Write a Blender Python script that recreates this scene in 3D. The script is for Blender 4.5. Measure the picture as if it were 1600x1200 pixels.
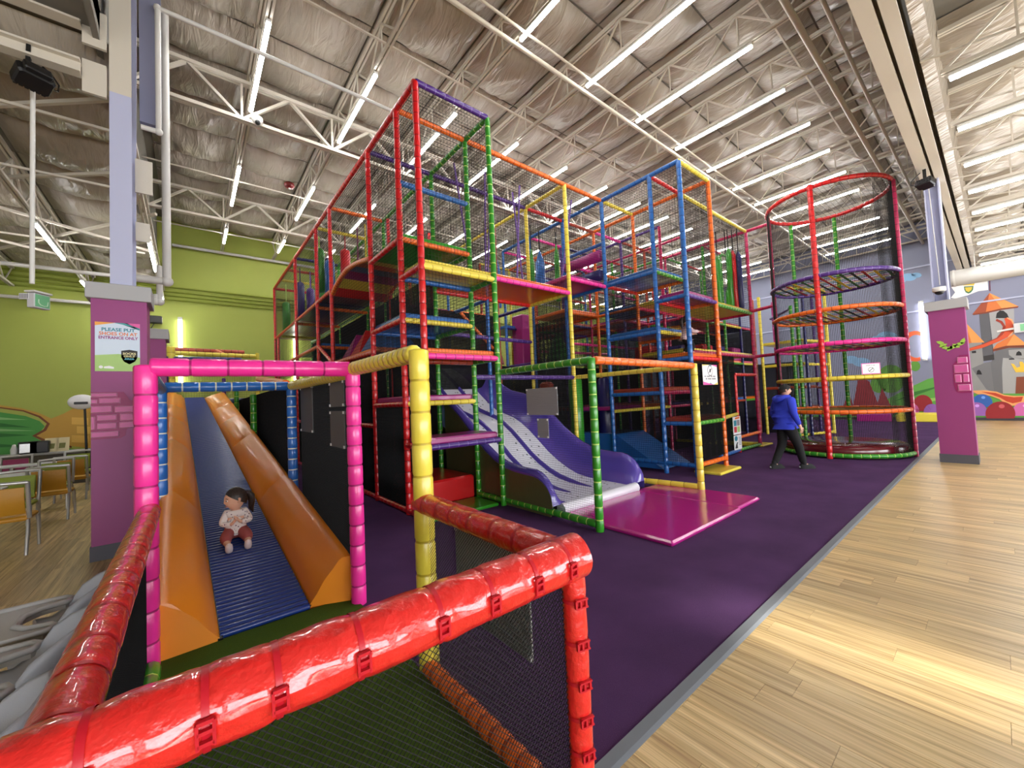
import bpy, bmesh, math, random
from mathutils import Vector, Matrix, Euler
random.seed(7)
PI = math.pi
for _o in list(bpy.data.objects):
    bpy.data.objects.remove(_o)
S = bpy.context.scene
COL = S.collection

# ------------------------------------------------------------------ camera
EYE = Vector((0.0, 0.0, 1.65))
F, PITCH, ROLL, YAW = 620.756, 0.0402506, -0.0448547, 0.6838092
_fw = Vector((math.sin(YAW)*math.cos(PITCH), math.cos(YAW)*math.cos(PITCH), math.sin(PITCH)))
_rt = Vector((math.cos(YAW), -math.sin(YAW), 0.0))
_up = _rt.cross(_fw)
_r2 = math.cos(ROLL)*_rt + math.sin(ROLL)*_up
_u2 = -math.sin(ROLL)*_rt + math.cos(ROLL)*_up
camd = bpy.data.cameras.new('camera')
camd.sensor_fit = 'HORIZONTAL'; camd.sensor_width = 36.0; camd.lens = F/1600*36
camd.clip_start = 0.02; camd.clip_end = 200
cam = bpy.data.objects.new('camera', camd); COL.objects.link(cam)
cam.matrix_world = Matrix(((_r2.x, _u2.x, -_fw.x, EYE.x), (_r2.y, _u2.y, -_fw.y, EYE.y), (_r2.z, _u2.z, -_fw.z, EYE.z), (0, 0, 0, 1)))
S.camera = cam

def ray(px, py):
    return _r2*((px-800)/F) - _u2*((py-600)/F) + _fw
def on_y(px, py, Y):
    d = ray(px, py); return EYE + d*(Y/d.y)
def on_x(px, py, X):
    d = ray(px, py); return EYE + d*(X/d.x)
def on_z(px, py, Z):
    d = ray(px, py); return EYE + d*((Z-EYE.z)/d.z)

# ------------------------------------------------------------------ world, sun, daylight, exposure
W = bpy.data.worlds.new('world'); S.world = W; W.use_nodes = True
_bg = W.node_tree.nodes['Background']
_bg.inputs[0].default_value = (0.75, 0.86, 1.0, 1); _bg.inputs[1].default_value = 1.2
sund = bpy.data.lights.new('sun', 'SUN'); sund.energy = 44.0; sund.angle = math.radians(3.0); sund.color = (1.0, 0.93, 0.80)
sun = bpy.data.objects.new('sun', sund); COL.objects.link(sun)
SUN_DIR = Vector((-0.088, 1.0, -0.30)).normalized()
sun.rotation_euler = SUN_DIR.to_track_quat('-Z', 'Y').to_euler()
def area(name, loc, size, to, energy, col=(1, 1, 1)):
    d = bpy.data.lights.new(name, 'AREA'); d.shape = 'RECTANGLE'; d.size, d.size_y = size; d.energy = energy; d.color = col
    o = bpy.data.objects.new(name, d); COL.objects.link(o); o.location = loc
    o.rotation_euler = Vector(to).to_track_quat('-Z', 'Y').to_euler(); return o
# daylight through the shop windows behind the camera
for _k, _x in enumerate((-4.5, 0.5, 5.5, 10.5, 15.5, 20.5)):
    area('window_daylight', (_x, -8.8, 1.75), (4.0, 2.7), (0, 1, 0), 420, (0.93, 0.96, 1.0))
TUBE_POWER = 60.0
S.view_settings.view_transform = 'Standard'; S.view_settings.look = 'None'
S.view_settings.gamma = 1; S.view_settings.exposure = 0.0
S.view_settings.use_curve_mapping = False
S.cycles.max_bounces = 7; S.cycles.diffuse_bounces = 4; S.cycles.glossy_bounces = 3; S.cycles.transparent_max_bounces = 12
S.cycles.sample_clamp_indirect = 4.0
S.cycles.caustics_reflective = False; S.cycles.caustics_refractive = False

# ------------------------------------------------------------------ materials
def c(r, g, b):
    f = lambda v: (v/255/12.92) if v/255 <= 0.04045 else ((v/255+0.055)/1.055)**2.4
    return (f(r), f(g), f(b), 1)
_M = {}
def mat(name, col, rough=0.5, metal=0.0, coat=0.0, bump=0.0, bscale=30.0, emit=0.0, var=0.0, stretch=(1, 1, 1), spec=0.5, coords='Object', alpha=1.0):
    if name in _M: return _M[name]
    m = bpy.data.materials.new(name); m.use_nodes = True; nt = m.node_tree; b = nt.nodes['Principled BSDF']
    b.inputs['Base Color'].default_value = col; b.inputs['Roughness'].default_value = rough; b.inputs['Metallic'].default_value = metal
    b.inputs['Coat Weight'].default_value = coat; b.inputs['Coat Roughness'].default_value = 0.12
    b.inputs['Specular IOR Level'].default_value = spec
    if emit: b.inputs['Emission Color'].default_value = col; b.inputs['Emission Strength'].default_value = emit
    if bump or var:
        tc = nt.nodes.new('ShaderNodeTexCoord'); mp = nt.nodes.new('ShaderNodeMapping'); mp.inputs['Scale'].default_value = stretch
        nz = nt.nodes.new('ShaderNodeTexNoise'); nz.inputs['Scale'].default_value = bscale; nz.inputs['Detail'].default_value = 4
        nt.links.new(tc.outputs[coords], mp.inputs[0]); nt.links.new(mp.outputs[0], nz.inputs['Vector'])
        if bump:
            bp = nt.nodes.new('ShaderNodeBump'); bp.inputs['Strength'].default_value = bump; bp.inputs['Distance'].default_value = 0.02
            nt.links.new(nz.outputs['Fac'], bp.inputs['Height']); nt.links.new(bp.outputs[0], b.inputs['Normal'])
        if var:
            mx = nt.nodes.new('ShaderNodeMix'); mx.data_type = 'RGBA'
            mx.inputs[6].default_value = tuple(v*(1-var) for v in col[:3])+(1,); mx.inputs[7].default_value = tuple(min(1, v*(1+var)) for v in col[:3])+(1,)
            nt.links.new(nz.outputs['Fac'], mx.inputs[0]); nt.links.new(mx.outputs[2], b.inputs['Base Color'])
    _M[name] = m; return m
PADS = {  # sleeve colour, tie colour
 'red': ((214, 30, 34), (150, 14, 18)), 'crimson': ((190, 28, 86), (120, 12, 50)), 'purple': ((74, 38, 124), (120, 90, 170)), 'green': ((52, 146, 36), (190, 226, 110)),
 'yellow': ((238, 218, 78), (190, 165, 40)), 'orange': ((240, 112, 30), (170, 64, 12)), 'blue': ((38, 102, 178), (20, 66, 130)), 'pink': ((246, 52, 158), (170, 20, 105)),
 'navy': ((30, 30, 96), (20, 20, 60)), 'sky': ((38, 110, 200), (232, 232, 215)), 'magenta': ((160, 36, 120), (100, 16, 74)), 'brick': ((176, 66, 40), (110, 36, 20)), 'slate': ((74, 84, 110), (190, 190, 150))}
def pad(k): return mat('vinyl_'+k, c(*PADS[k][0]), 0.30, coat=0.35, bump=0.12, bscale=14)
def tie(k): return mat('tie_'+k, c(*PADS[k][1]), 0.45)
BLACK = mat('black_plastic', c(14, 14, 15), 0.4)
NETM = mat('net_cord', c(16, 16, 18), 0.85)
STEEL = mat('chrome', c(190, 190, 192), 0.25, metal=1.0)
WHITEM = mat('white_metal', c(225, 224, 220), 0.4)
CREAM = mat('cream_steel', c(205, 198, 184), 0.55, bump=0.05, bscale=40)
LILAC = mat('lilac_paint', c(176, 180, 206), 0.6)
PLUM = mat('plum_paint', c(148, 60, 122), 0.5, var=0.05, bscale=2)
GREY = mat('grey_trim', c(150, 150, 152), 0.6)

# ------------------------------------------------------------------ mesh helpers
class MB:
    def __init__(s): s.v = []; s.f = []; s.m = []; s.smooth = []
    def add(s, vs, fs, mi=0, sm=False):
        b = len(s.v); s.v += [tuple(v) for v in vs]
        s.f += [tuple(i+b for i in f) for f in fs]; s.m += [mi]*len(fs); s.smooth += [sm]*len(fs); return s
    def box(s, x0, x1, y0, y1, z0, z1, mi=0):
        return s.add([(x0,y0,z0),(x1,y0,z0),(x1,y1,z0),(x0,y1,z0),(x0,y0,z1),(x1,y0,z1),(x1,y1,z1),(x0,y1,z1)],
                     [(0,3,2,1),(4,5,6,7),(0,1,5,4),(1,2,6,5),(2,3,7,6),(3,0,4,7)], mi)
    def cbox(s, x0, x1, y0, y1, z0, z1, b=0.02, mi=0):          # box with chamfered vertical and top edges
        vs = []
        for (z, i) in ((z0, b*.6), (z0+b, 0), (z1-b, 0), (z1, b)):
            X0, X1, Y0, Y1 = x0+i, x1-i, y0+i, y1-i; k = b*.7
            vs += [(X0+k,Y0,z),(X1-k,Y0,z),(X1,Y0+k,z),(X1,Y1-k,z),(X1-k,Y1,z),(X0+k,Y1,z),(X0,Y1-k,z),(X0,Y0+k,z)]
        fs = [tuple(range(7, -1, -1)), tuple(range(24, 32))]
        for r in range(3):
            for j in range(8): fs.append((r*8+j, r*8+(j+1)%8, r*8+8+(j+1)%8, r*8+8+j))
        return s.add(vs, fs, mi)
    def bar(s, a, b, w, h=None, mi=0, upv=(0, 0, 1)):           # rectangular bar between two points
        a, b = Vector(a), Vector(b); h = h or w; d = (b-a).normalized(); u = Vector(upv)
        if abs(d.dot(u)) > 0.98: u = Vector((1, 0, 0))
        sx = d.cross(u).normalized()*w/2; sy = sx.cross(d).normalized()*h/2
        return s.add([a-sx-sy, a+sx-sy, a+sx+sy, a-sx+sy, b-sx-sy, b+sx-sy, b+sx+sy, b-sx+sy],
                     [(0,3,2,1),(4,5,6,7),(0,1,5,4),(1,2,6,5),(2,3,7,6),(3,0,4,7)], mi)
    def sweep(s, pts, rad, n=10, mi=0, closed=False, caps=True, sm=True, flat=1.0):   # round tube along a polyline; rad number or list
        P = [Vector(p) for p in pts]; N = len(P); R = rad if isinstance(rad, (list, tuple)) else [rad]*N
        T = []
        for i in range(N):
            if closed: t = P[(i+1) % N]-P[i-1]
            else: t = P[min(i+1, N-1)]-P[max(i-1, 0)]
            T.append(t.normalized())
        up = Vector((0, 0, 1)) if abs(T[0].z) < 0.9 else Vector((1, 0, 0))
        u = T[0].cross(up).normalized(); vs = []
        for i in range(N):
            u = (u-T[i]*u.dot(T[i])).normalized(); w = T[i].cross(u)
            for j in range(n):
                a = 2*PI*j/n; vs.append(P[i]+u*math.cos(a)*R[i]+w*math.sin(a)*R[i]*flat)
        fs = []
        for i in range(N if closed else N-1):
            for j in range(n):
                i2 = (i+1) % N; fs.append((i*n+j, i*n+(j+1) % n, i2*n+(j+1) % n, i2*n+j))
        s.add(vs, fs, mi, sm)
        if caps and not closed: s.add(vs[:n], [tuple(range(n-1, -1, -1))], mi); s.add(vs[-n:], [tuple(range(n))], mi)
        return s
    def lathe(s, prof, n=16, c0=(0, 0, 0), mi=0, sm=True, caps=True):  # prof: (radius, z)
        vs = [(c0[0]+r*math.cos(2*PI*j/n), c0[1]+r*math.sin(2*PI*j/n), c0[2]+z) for r, z in prof for j in range(n)]
        fs = [(i*n+j, i*n+(j+1) % n, (i+1)*n+(j+1) % n, (i+1)*n+j) for i in range(len(prof)-1) for j in range(n)]
        s.add(vs, fs, mi, sm)
        if caps: s.add(vs[:n], [tuple(range(n-1, -1, -1))], mi); s.add(vs[-n:], [tuple(range(n))], mi)
        return s
    def prism(s, pts, off, mi=0):                                # polygon (3D points) extruded by off
        n = len(pts); o = Vector(off); P = [Vector(p) for p in pts]
        return s.add(P+[p+o for p in P], [tuple(range(n-1, -1, -1)), tuple(range(n, 2*n))]+[(i, (i+1) % n, n+(i+1) % n, n+i) for i in range(n)], mi)
    def ball(s, ctr, r, n=12, m=8, mi=0, sc=(1, 1, 1)):
        vs = [(ctr[0], ctr[1], ctr[2]+r*sc[2])]; fs = []
        for i in range(1, m):
            t = PI*i/m
            for j in range(n): vs.append((ctr[0]+r*sc[0]*math.sin(t)*math.cos(2*PI*j/n), ctr[1]+r*sc[1]*math.sin(t)*math.sin(2*PI*j/n), ctr[2]+r*sc[2]*math.cos(t)))
        vs.append((ctr[0], ctr[1], ctr[2]-r*sc[2])); L = len(vs)-1
        for j in range(n): fs.append((0, 1+j, 1+(j+1) % n)); fs.append((L, L-n+(j+1) % n, L-n+j))
        for i in range(m-2):
            for j in range(n): fs.append((1+i*n+j, 1+(i+1)*n+j, 1+(i+1)*n+(j+1) % n, 1+i*n+(j+1) % n))
        return s.add(vs, fs, mi, True)
    def grid(s, rows, mi=0, sm=True):                            # rows of points -> quad sheet
        n = len(rows[0]); vs = [p for r in rows for p in r]
        return s.add(vs, [(i*n+j, i*n+j+1, (i+1)*n+j+1, (i+1)*n+j) for i in range(len(rows)-1) for j in range(n-1)], mi, sm)
    def mesh(s, name, mats):
        me = bpy.data.meshes.new(name); me.from_pydata(s.v, [], s.f)
        for m in (mats if isinstance(mats, (list, tuple)) else [mats]): me.materials.append(m)
        me.polygons.foreach_set('material_index', s.m); me.polygons.foreach_set('use_smooth', s.smooth); me.update(); return me

def link(name, data, parent=None, loc=(0, 0, 0), rot=None):
    o = bpy.data.objects.new(name, data); COL.objects.link(o)
    if parent is not None:
        o.parent = parent; o.location = Vector(loc)-base(parent)
    else: o.location = loc
    if rot is not None: o.rotation_euler = rot
    return o
def base(o):                                                    # summed (unrotated) location of a parent chain
    b = Vector(o.location); p = o.parent
    while p: b += p.location; p = p.parent
    return b
def part(name, mb, mats, parent, label=None):                   # mesh given in world coordinates
    o = link(name, mb.mesh(name, mats), parent)
    if label: o['label'] = label
    return o
def solid(mb, w, seg=1):
    pass
def tag(o, label, cat, group=None):
    o['label'] = label; o['category'] = cat
    if group: o['group'] = group
    return o
def thing(name, label, cat, loc=(0, 0, 0), group=None):
    o = bpy.data.objects.new(name, None); COL.objects.link(o); o.location = loc; o.empty_display_size = 0.1
    return tag(o, label, cat, group)
def one(name, mb, mats, label, cat, loc=(0, 0, 0), group=None):  # thing of a single mesh, coordinates relative to loc
    o = link(name, mb.mesh(name, mats), None, loc); return tag(o, label, cat, group)
def struct(name, mb, mats):
    o = link(name, mb.mesh(name, mats)); o['kind'] = 'structure'; return o
def ring_pts(cx, cy, z, r, n, a0=0.0, a1=2*PI):
    return [(cx+r*math.cos(a0+(a1-a0)*i/n), cy+r*math.sin(a0+(a1-a0)*i/n), z) for i in range(n)]

_PC = {}
def sleeve_profile(L, r, seg):
    k = max(1, round(L/seg)); s_ = L/k; prof = [(0.0, r*.55), (0.004, r*.93)]; kinds = [0]
    for i in range(k):
        a = i*s_; b = a+s_
        if i: prof += [(a+.007, r*.93)]; kinds += [1]
        prof += [(a+.018, r)]; kinds += [0]
        prof += [(b-.018, r*1.0)]; kinds += [0]
        prof += [(b-.007, r*.93)]; kinds += [0]
    prof += [(L, r*.55)]; kinds += [0]
    return prof, kinds
def pipe(parent, a, b, col, r=0.046, seg=0.16, name=None, n=10):
    """foam-sleeved steel tube between two points, with the cable ties that hold the foam"""
    a, b = Vector(a), Vector(b); L = (b-a).length; key = (round(L, 2), round(r, 4), col, seg, n)
    if key not in _PC:
        prof, kinds = sleeve_profile(L, r, seg); m = MB()
        vs = [(rr*math.cos(2*PI*j/n), rr*math.sin(2*PI*j/n), z) for z, rr in prof for j in range(n)]
        for i in range(len(prof)-1):
            m.add([], [], 0)
            m.f += [(i*n+j, i*n+(j+1) % n, (i+1)*n+(j+1) % n, (i+1)*n+j) for j in range(n)]
            m.m += [kinds[i]]*n; m.smooth += [True]*n
        m.v = vs
        m.f += [tuple(range(n-1, -1, -1)), tuple(range(len(vs)-n, len(vs)))]; m.m += [0, 0]; m.smooth += [False, False]
        _PC[key] = m.mesh('sleeve', [pad(col), tie(col)])
    if name is None: name = 'post' if abs((b-a).normalized().z) > 0.8 else 'rail'
    o = link(name, _PC[key], parent, a); o.rotation_mode = 'QUATERNION'; o.rotation_quaternion = (b-a).to_track_quat('Z', 'Y'); return o
def pipe_path(parent, pts, col, r=0.046, seg=0.16, closed=False, name='rail', n=10):
    P = [Vector(p) for p in pts]
    if closed: P = P+[P[0]]
    L = [0.0]
    for i in range(1, len(P)): L.append(L[-1]+(P[i]-P[i-1]).length)
    def pt(s):
        for i in range(1, len(P)):
            if s <= L[i] or i == len(P)-1: return P[i-1].lerp(P[i], (s-L[i-1])/max(1e-6, L[i]-L[i-1]))
    prof, kinds = sleeve_profile(L[-1], r, seg); prof = prof[1:-1]; kinds = kinds[1:-1]
    m = MB(); m.sweep([pt(z) for z, _ in prof], [q for _, q in prof], n)
    for i, k in enumerate(kinds[:len(prof)-1]):
        for j in range(n): m.m[i*n+j] = k
    return part(name, m, [pad(col), tie(col)], parent)
_NC = {}
def net(parent, o, u, v, lu, lv, pitch=0.05, r=0.0022, name='safety_net', diag=False, m_=None):
    """knotted safety net spanning lu x lv from corner o along the axes u, v: real cords"""
    key = (round(lu, 2), round(lv, 2), pitch, r, tuple(u), tuple(v), diag)
    if key not in _NC:
        m = MB(); u, v = Vector(u), Vector(v); w = u.cross(v).normalized()
        def cord(a, b, s):
            d = (b-a).normalized(); e = d.cross(w)*r; f_ = w*r
            m.add([a+e, a-e*.5+f_, a-e*.5-f_, b+e, b-e*.5+f_, b-e*.5-f_], [(0,1,4,3),(1,2,5,4),(2,0,3,5)])
        if not diag:
            nu = max(1, round(lu/pitch)); nv = max(1, round(lv/pitch))
            for i in range(nu+1): cord(u*(lu*i/nu), u*(lu*i/nu)+v*lv, 0)
            for i in range(nv+1): cord(v*(lv*i/nv), v*(lv*i/nv)+u*lu, 0)
        else:
            for sgn in (1, -1):
                t = -lv
                while t < lu+lv:
                    # line u = t + sgn*v
                    q = [(t+sgn*y, y) for y in (0.0, lv)]
                    (x0, y0), (x1, y1) = q
                    lo, hi = 0.0, 1.0
                    dx = x1-x0
                    for lim in ((0.0-x0)/dx, (lu-x0)/dx): pass
                    ta, tb = sorted(((0.0-x0)/dx, (lu-x0)/dx)); lo = max(0.0, ta); hi = min(1.0, tb)
                    if hi > lo+1e-4:
                        A = u*(x0+dx*lo)+v*(lv*lo); B = u*(x0+dx*hi)+v*(lv*hi); cord(A, B, 0)
                    t += pitch
        _NC[key] = m.mesh('net', m_ or NETM)
    return link(name, _NC[key], parent, o)
def deck(parent, x0, x1, y0, y1, z, col, name='platform', h=0.075):
    m = MB().cbox(x0+.03, x1-.03, y0+.03, y1-.03, z+.0, z+.02+h, 0.022); return part(name, m, pad(col), parent)
FONT = None
def text(parent, body, size, loc, rot, m, name='lettering', align='CENTER', ext=0.0015, sx=1.0):
    cu = bpy.data.curves.new('t', 'FONT'); cu.body = body; cu.size = size; cu.extrude = ext; cu.offset = size*.022; cu.align_x = align; cu.align_y = 'CENTER'; cu.resolution_u = 3
    tmp = bpy.data.objects.new('t', cu); COL.objects.link(tmp); dg = bpy.context.evaluated_depsgraph_get()
    me = bpy.data.meshes.new_from_object(tmp.evaluated_get(dg)); bpy.data.objects.remove(tmp); me.materials.clear(); me.materials.append(m)
    o = link(name, me, parent, loc, rot); o.scale = (sx, 1, 1); return o
# ------------------------------------------------------------------ room shell
XB, YL, YF, XL = 24.5, 18.0, -9.0, -8.0
def wood():
    m = bpy.data.materials.new('oak_plank'); m.use_nodes = True; nt = m.node_tree; b = nt.nodes['Principled BSDF']; N = nt.nodes.new; K = nt.links.new
    ge = N('ShaderNodeNewGeometry'); oi = N('ShaderNodeObjectInfo')
    ad = N('ShaderNodeMath'); ad.operation = 'ADD'; K(ge.outputs['Random Per Island'], ad.inputs[0]); K(oi.outputs['Random'], ad.inputs[1])
    fr = N('ShaderNodeMath'); fr.operation = 'FRACT'; K(ad.outputs[0], fr.inputs[0])
    mu = N('ShaderNodeMath'); mu.operation = 'MULTIPLY'; mu.inputs[1].default_value = 37.0; K(fr.outputs[0], mu.inputs[0])
    cb = N('ShaderNodeCombineXYZ'); K(mu.outputs[0], cb.inputs[0]); K(mu.outputs[0], cb.inputs[1])
    va = N('ShaderNodeVectorMath'); va.operation = 'ADD'; K(ge.outputs['Position'], va.inputs[0]); K(cb.outputs[0], va.inputs[1])
    mp = N('ShaderNodeMapping'); mp.inputs['Scale'].default_value = (26, 0.9, 1); K(va.outputs[0], mp.inputs[0])
    nz = N('ShaderNodeTexNoise'); nz.inputs['Scale'].default_value = 1.0; nz.inputs['Detail'].default_value = 6; nz.inputs['Distortion'].default_value = 0.4; K(mp.outputs[0], nz.inputs['Vector'])
    mp2 = N('ShaderNodeMapping'); mp2.inputs['Scale'].default_value = (110, 2.2, 1); K(va.outputs[0], mp2.inputs[0])
    n2 = N('ShaderNodeTexNoise'); n2.inputs['Scale'].default_value = 1.0; n2.inputs['Detail'].default_value = 3; K(mp2.outputs[0], n2.inputs['Vector'])
    cr = N('ShaderNodeValToRGB'); e = cr.color_ramp.elements
    e[0].position = 0.28; e[0].color = c(164, 134, 86); e[1].position = 0.72; e[1].color = c(234, 210, 156)
    k = cr.color_ramp.elements.new(0.5); k.color = c(212, 184, 130); K(nz.outputs['Fac'], cr.inputs[0])
    m1 = N('ShaderNodeMix'); m1.data_type = 'RGBA'; m1.blend_type = 'MULTIPLY'; m1.inputs[0].default_value = 0.45
    c2 = N('ShaderNodeValToRGB'); c2.color_ramp.elements[0].position = 0.33; c2.color_ramp.elements[0].color = (0.42, 0.36, 0.28, 1); c2.color_ramp.elements[1].position = 0.55; K(n2.outputs['Fac'], c2.inputs[0])
    K(cr.outputs[0], m1.inputs[6]); K(c2.outputs[0], m1.inputs[7])
    hv = N('ShaderNodeHueSaturation'); mr = N('ShaderNodeMapRange'); mr.inputs[3].default_value = 0.84; mr.inputs[4].default_value = 1.12
    K(fr.outputs[0], mr.inputs[0]); K(mr.outputs[0], hv.inputs['Value']); K(m1.outputs[2], hv.inputs['Color']); K(hv.outputs[0], b.inputs['Base Color'])
    b.inputs['Roughness'].default_value = 0.34; b.inputs['Specular IOR Level'].default_value = 0.45
    bp = N('ShaderNodeBump'); bp.inputs['Strength'].default_value = 0.12; bp.inputs['Distance'].default_value = 0.004; K(nz.outputs['Fac'], bp.inputs['Height']); K(bp.outputs[0], b.inputs['Normal'])
    return m
WOOD = wood()
floor = struct('floor', MB().box(XL, XB, YF, YL, -0.16, -0.010), mat('screed', c(90, 74, 52), 0.8))
PW, PL = 0.184, 1.22
pm = MB(); g = 0.0005
pm.add([(g,g,-.009),(PW-g,g,-.009),(PW-g,PL-g,-.009),(g,PL-g,-.009),(g,g,-.0012),(PW-g,g,-.0012),(PW-g,PL-g,-.0012),(g,PL-g,-.0012),
        (g+.0012,g+.0012,0),(PW-g-.0012,g+.0012,0),(PW-g-.0012,PL-g-.0012,0),(g+.0012,PL-g-.0012,0)],
       [(8,9,10,11),(4,5,9,8),(5,6,10,9),(6,7,11,10),(7,4,8,11),(0,1,5,4),(1,2,6,5),(2,3,7,6),(3,0,4,7)])
PLANK = pm.mesh('plank', WOOD)
spots = []; rest = MB()
rx = random.Random(3)
def inview(p):
    d = Vector(p)-EYE; z = d.dot(_fw)
    if z < 0.15: return None
    u, v = 800+F*d.dot(_r2)/z, 600-F*d.dot(_u2)/z
    return (u, v, z) if -120 < u < 1720 and -60 < v < 1320 else None
i = 0
x = XL
while x < XB-.1:
    y = YF-rx.random()*PL
    while y < YL-.1:
        cx, cy = x+PW/2, y+PL/2
        if not (cx > -0.2 and y > 1.24) and y+PL < YL-0.01 and y > YF:
            q = [inview((cx, yy, 0)) for yy in (y+.1, cy, y+PL-.1)]
            q = [t for t in q if t]
            if q: spots.append((min(t[2] for t in q), x, y))
            elif cx > -1 and cy > -7: rest.add([(vx+x, vy+y, vz) for vx, vy, vz in pm.v], pm.f)
            else: rest.add([(vx+x, vy+y, vz) for vx, vy, vz in pm.v], pm.f)
        y += PL
    x += PW
spots.sort()
for d, x, y in spots[:292]: link('plank', PLANK, floor, (x, y, 0))
for d, x, y in spots[292:]: rest.add([(vx+x, vy+y, vz) for vx, vy, vz in pm.v], pm.f)
po = part('plank_field', rest, WOOD, floor); po['kind'] = 'stuff'

CARPET = mat('purple_carpet', c(78, 50, 92), 0.95, bump=0.5, bscale=260, var=0.22, spec=0.15)
def carpet_mat():
    m = CARPET; nt = m.node_tree; b = nt.nodes['Principled BSDF']
    n = nt.nodes.new('ShaderNodeTexNoise'); n.inputs['Scale'].default_value = 1.7; n.inputs['Detail'].default_value = 5
    tc = nt.nodes.new('ShaderNodeTexCoord'); nt.links.new(tc.outputs['Object'], n.inputs['Vector'])
    old = b.inputs['Base Color'].links[0].from_socket
    hv = nt.nodes.new('ShaderNodeHueSaturation'); mr = nt.nodes.new('ShaderNodeMapRange'); mr.inputs[3].default_value = 0.6; mr.inputs[4].default_value = 1.45
    nt.links.new(n.outputs['Fac'], mr.inputs[0]); nt.links.new(mr.outputs[0], hv.inputs['Value']); nt.links.new(old, hv.inputs['Color']); nt.links.new(hv.outputs[0], b.inputs['Base Color'])
carpet_mat()
one('carpet', MB().cbox(-0.24, 24.2, 1.235, 17.8, -0.009, 0.008, 0.006), CARPET, 'dark purple carpet under the whole climbing frame beside the wood floor', 'carpet')
struct('trim_1', MB().prism([(-.24, 1.165, 0.0), (-.24, 1.185, 0.009), (-.24, 1.238, 0.012), (-.24, 1.238, -.008), (-.24, 1.165, -.008)], (24.4, 0, 0)), mat('carpet_edge_strip', c(104, 110, 118), 0.55))

GREENW = mat('lime_paint', c(164, 176, 78), 0.55, var=0.06, bscale=0.5)
wall_left = struct('wall_left', MB().box(XL, XB, YL, YL+.2, -.1, 9.2), GREENW)
wall_right = struct('wall_right', MB().box(XB, XB+.2, YF, YL+.2, -.1, 9.2), mat('lilac_wall', c(128, 131, 154), 0.6, var=0.05, bscale=0.4))
# the wall behind the camera: a row of shop windows, the added blocker outside leaves one slot for the sun
wb = MB(); holes = [(-6.5, -2.5), (-1.5, 2.5), (3.5, 7.5), (8.5, 12.5), (13.5, 17.5), (18.5, 22.5)]
xs = XL-.2
for a, b_ in holes+[(XB+.2, XB+.2)]:
    wb.box(xs, a, YF-.2, YF, -.1, 6.6); xs = b_
for k, (a, b_) in enumerate(holes):
    wb.box(a, b_, YF-.2, YF, -.1, 0.35); wb.box(a, b_, YF-.2, YF, 3.15, 6.6)
wall_back = struct('wall_back', wb, mat('white_wall', c(205, 203, 200), 0.7))
blk = MB()          # unseen sun blocker added outside; its one gap shapes the floor sun patch
blk.box(XL-1, 3.92, -16.5, YF-.2, 3.3, 3.36); blk.box(4.5, XB+1, -16.5, YF-.2, 3.3, 3.36); blk.box(3.92, 4.5, -16.5, -10.85, 3.3, 3.36); blk.box(3.92, 4.5, -10.0, YF-.2, 3.3, 3.36)
part('sun_blocker', blk, mat('white_wall', c(205, 203, 200), 0.7), wall_back)
GLASS = bpy.data.materials.new('window_glass'); GLASS.use_nodes = True
_n = GLASS.node_tree; _n.nodes.clear(); _o = _n.nodes.new('ShaderNodeOutputMaterial'); _t = _n.nodes.new('ShaderNodeBsdfTransparent'); _gl = _n.nodes.new('ShaderNodeBsdfGlossy'); _gl.inputs['Roughness'].default_value = 0.02
_mx = _n.nodes.new('ShaderNodeMixShader'); _mx.inputs[0].default_value = 0.06; _n.links.new(_t.outputs[0], _mx.inputs[1]); _n.links.new(_gl.outputs[0], _mx.inputs[2]); _n.links.new(_mx.outputs[0], _o.inputs[0])
for k, (a, b_) in enumerate(holes):
    w = MB()
    for xx in (a+.04, (a+b_)/2, b_-.04): w.box(xx-.04, xx+.04, YF-.12, YF-.04, .35, 3.15)
    for zz in (.39, 2.55, 3.11): w.box(a, b_, YF-.12, YF-.04, zz-.04, zz+.04)
    wo = struct('window_%d' % (k+1), w, mat('window_frame_dark', c(60, 60, 62), 0.4))
    part('glass', MB().box(a, b_, YF-.085, YF-.08, .35, 3.15), GLASS, wo)
struct('wall_front', MB().box(XL-.2, XL, YF-.2, YL+.2, -.1, 9.2), mat('white_wall', c(205, 203, 200), 0.7))
struct('baseboard_right', MB().box(XB-.02, XB, YF, YL, 0, 0.12), mat('dark_skirting', c(58, 54, 62), 0.6))
struct('baseboard_left', MB().box(XL, XB, YL-.02, YL, 0, 0.12), mat('dark_skirting', c(58, 54, 62), 0.6))

# ------------------------------------------------------------------ ceiling: high bay over the play frame, low bays around it
HX, HY = -0.80, 0.55              # edges of the high bay
ZH, ZLO = 8.42, 6.25
INS = mat('foil_insulation', c(158, 149, 136), 0.30, bump=1.0, bscale=1.15, stretch=(4.2, 1.0, 1.0), var=0.14, spec=0.6)
_bp = [n for n in INS.node_tree.nodes if n.type == 'BUMP'][0]; _bp.inputs['Distance'].default_value = 0.07
_nz = [n for n in INS.node_tree.nodes if n.type == 'TEX_NOISE'][0]; _nz.inputs['Distortion'].default_value = 1.0; _nz.inputs['Detail'].default_value = 3
cb = MB(); cb.box(HX, XB, HY, YL, ZH+.12, ZH+.4); cb.box(XL, HX, YF, YL, ZLO+.12, ZLO+.4); cb.box(HX, XB, YF, HY, ZLO+.12, ZLO+.4)
cb.box(HX-.06, HX, HY, YL, ZLO, ZH+.3); cb.box(HX, XB, HY-.06, HY, ZLO, ZH+.3)
ceiling = struct('ceiling', cb, mat('roof_deck', c(120, 116, 108), 0.8))
JX = [1.0+1.65*k for k in range(-5, 15)]
PANELS = []
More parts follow.
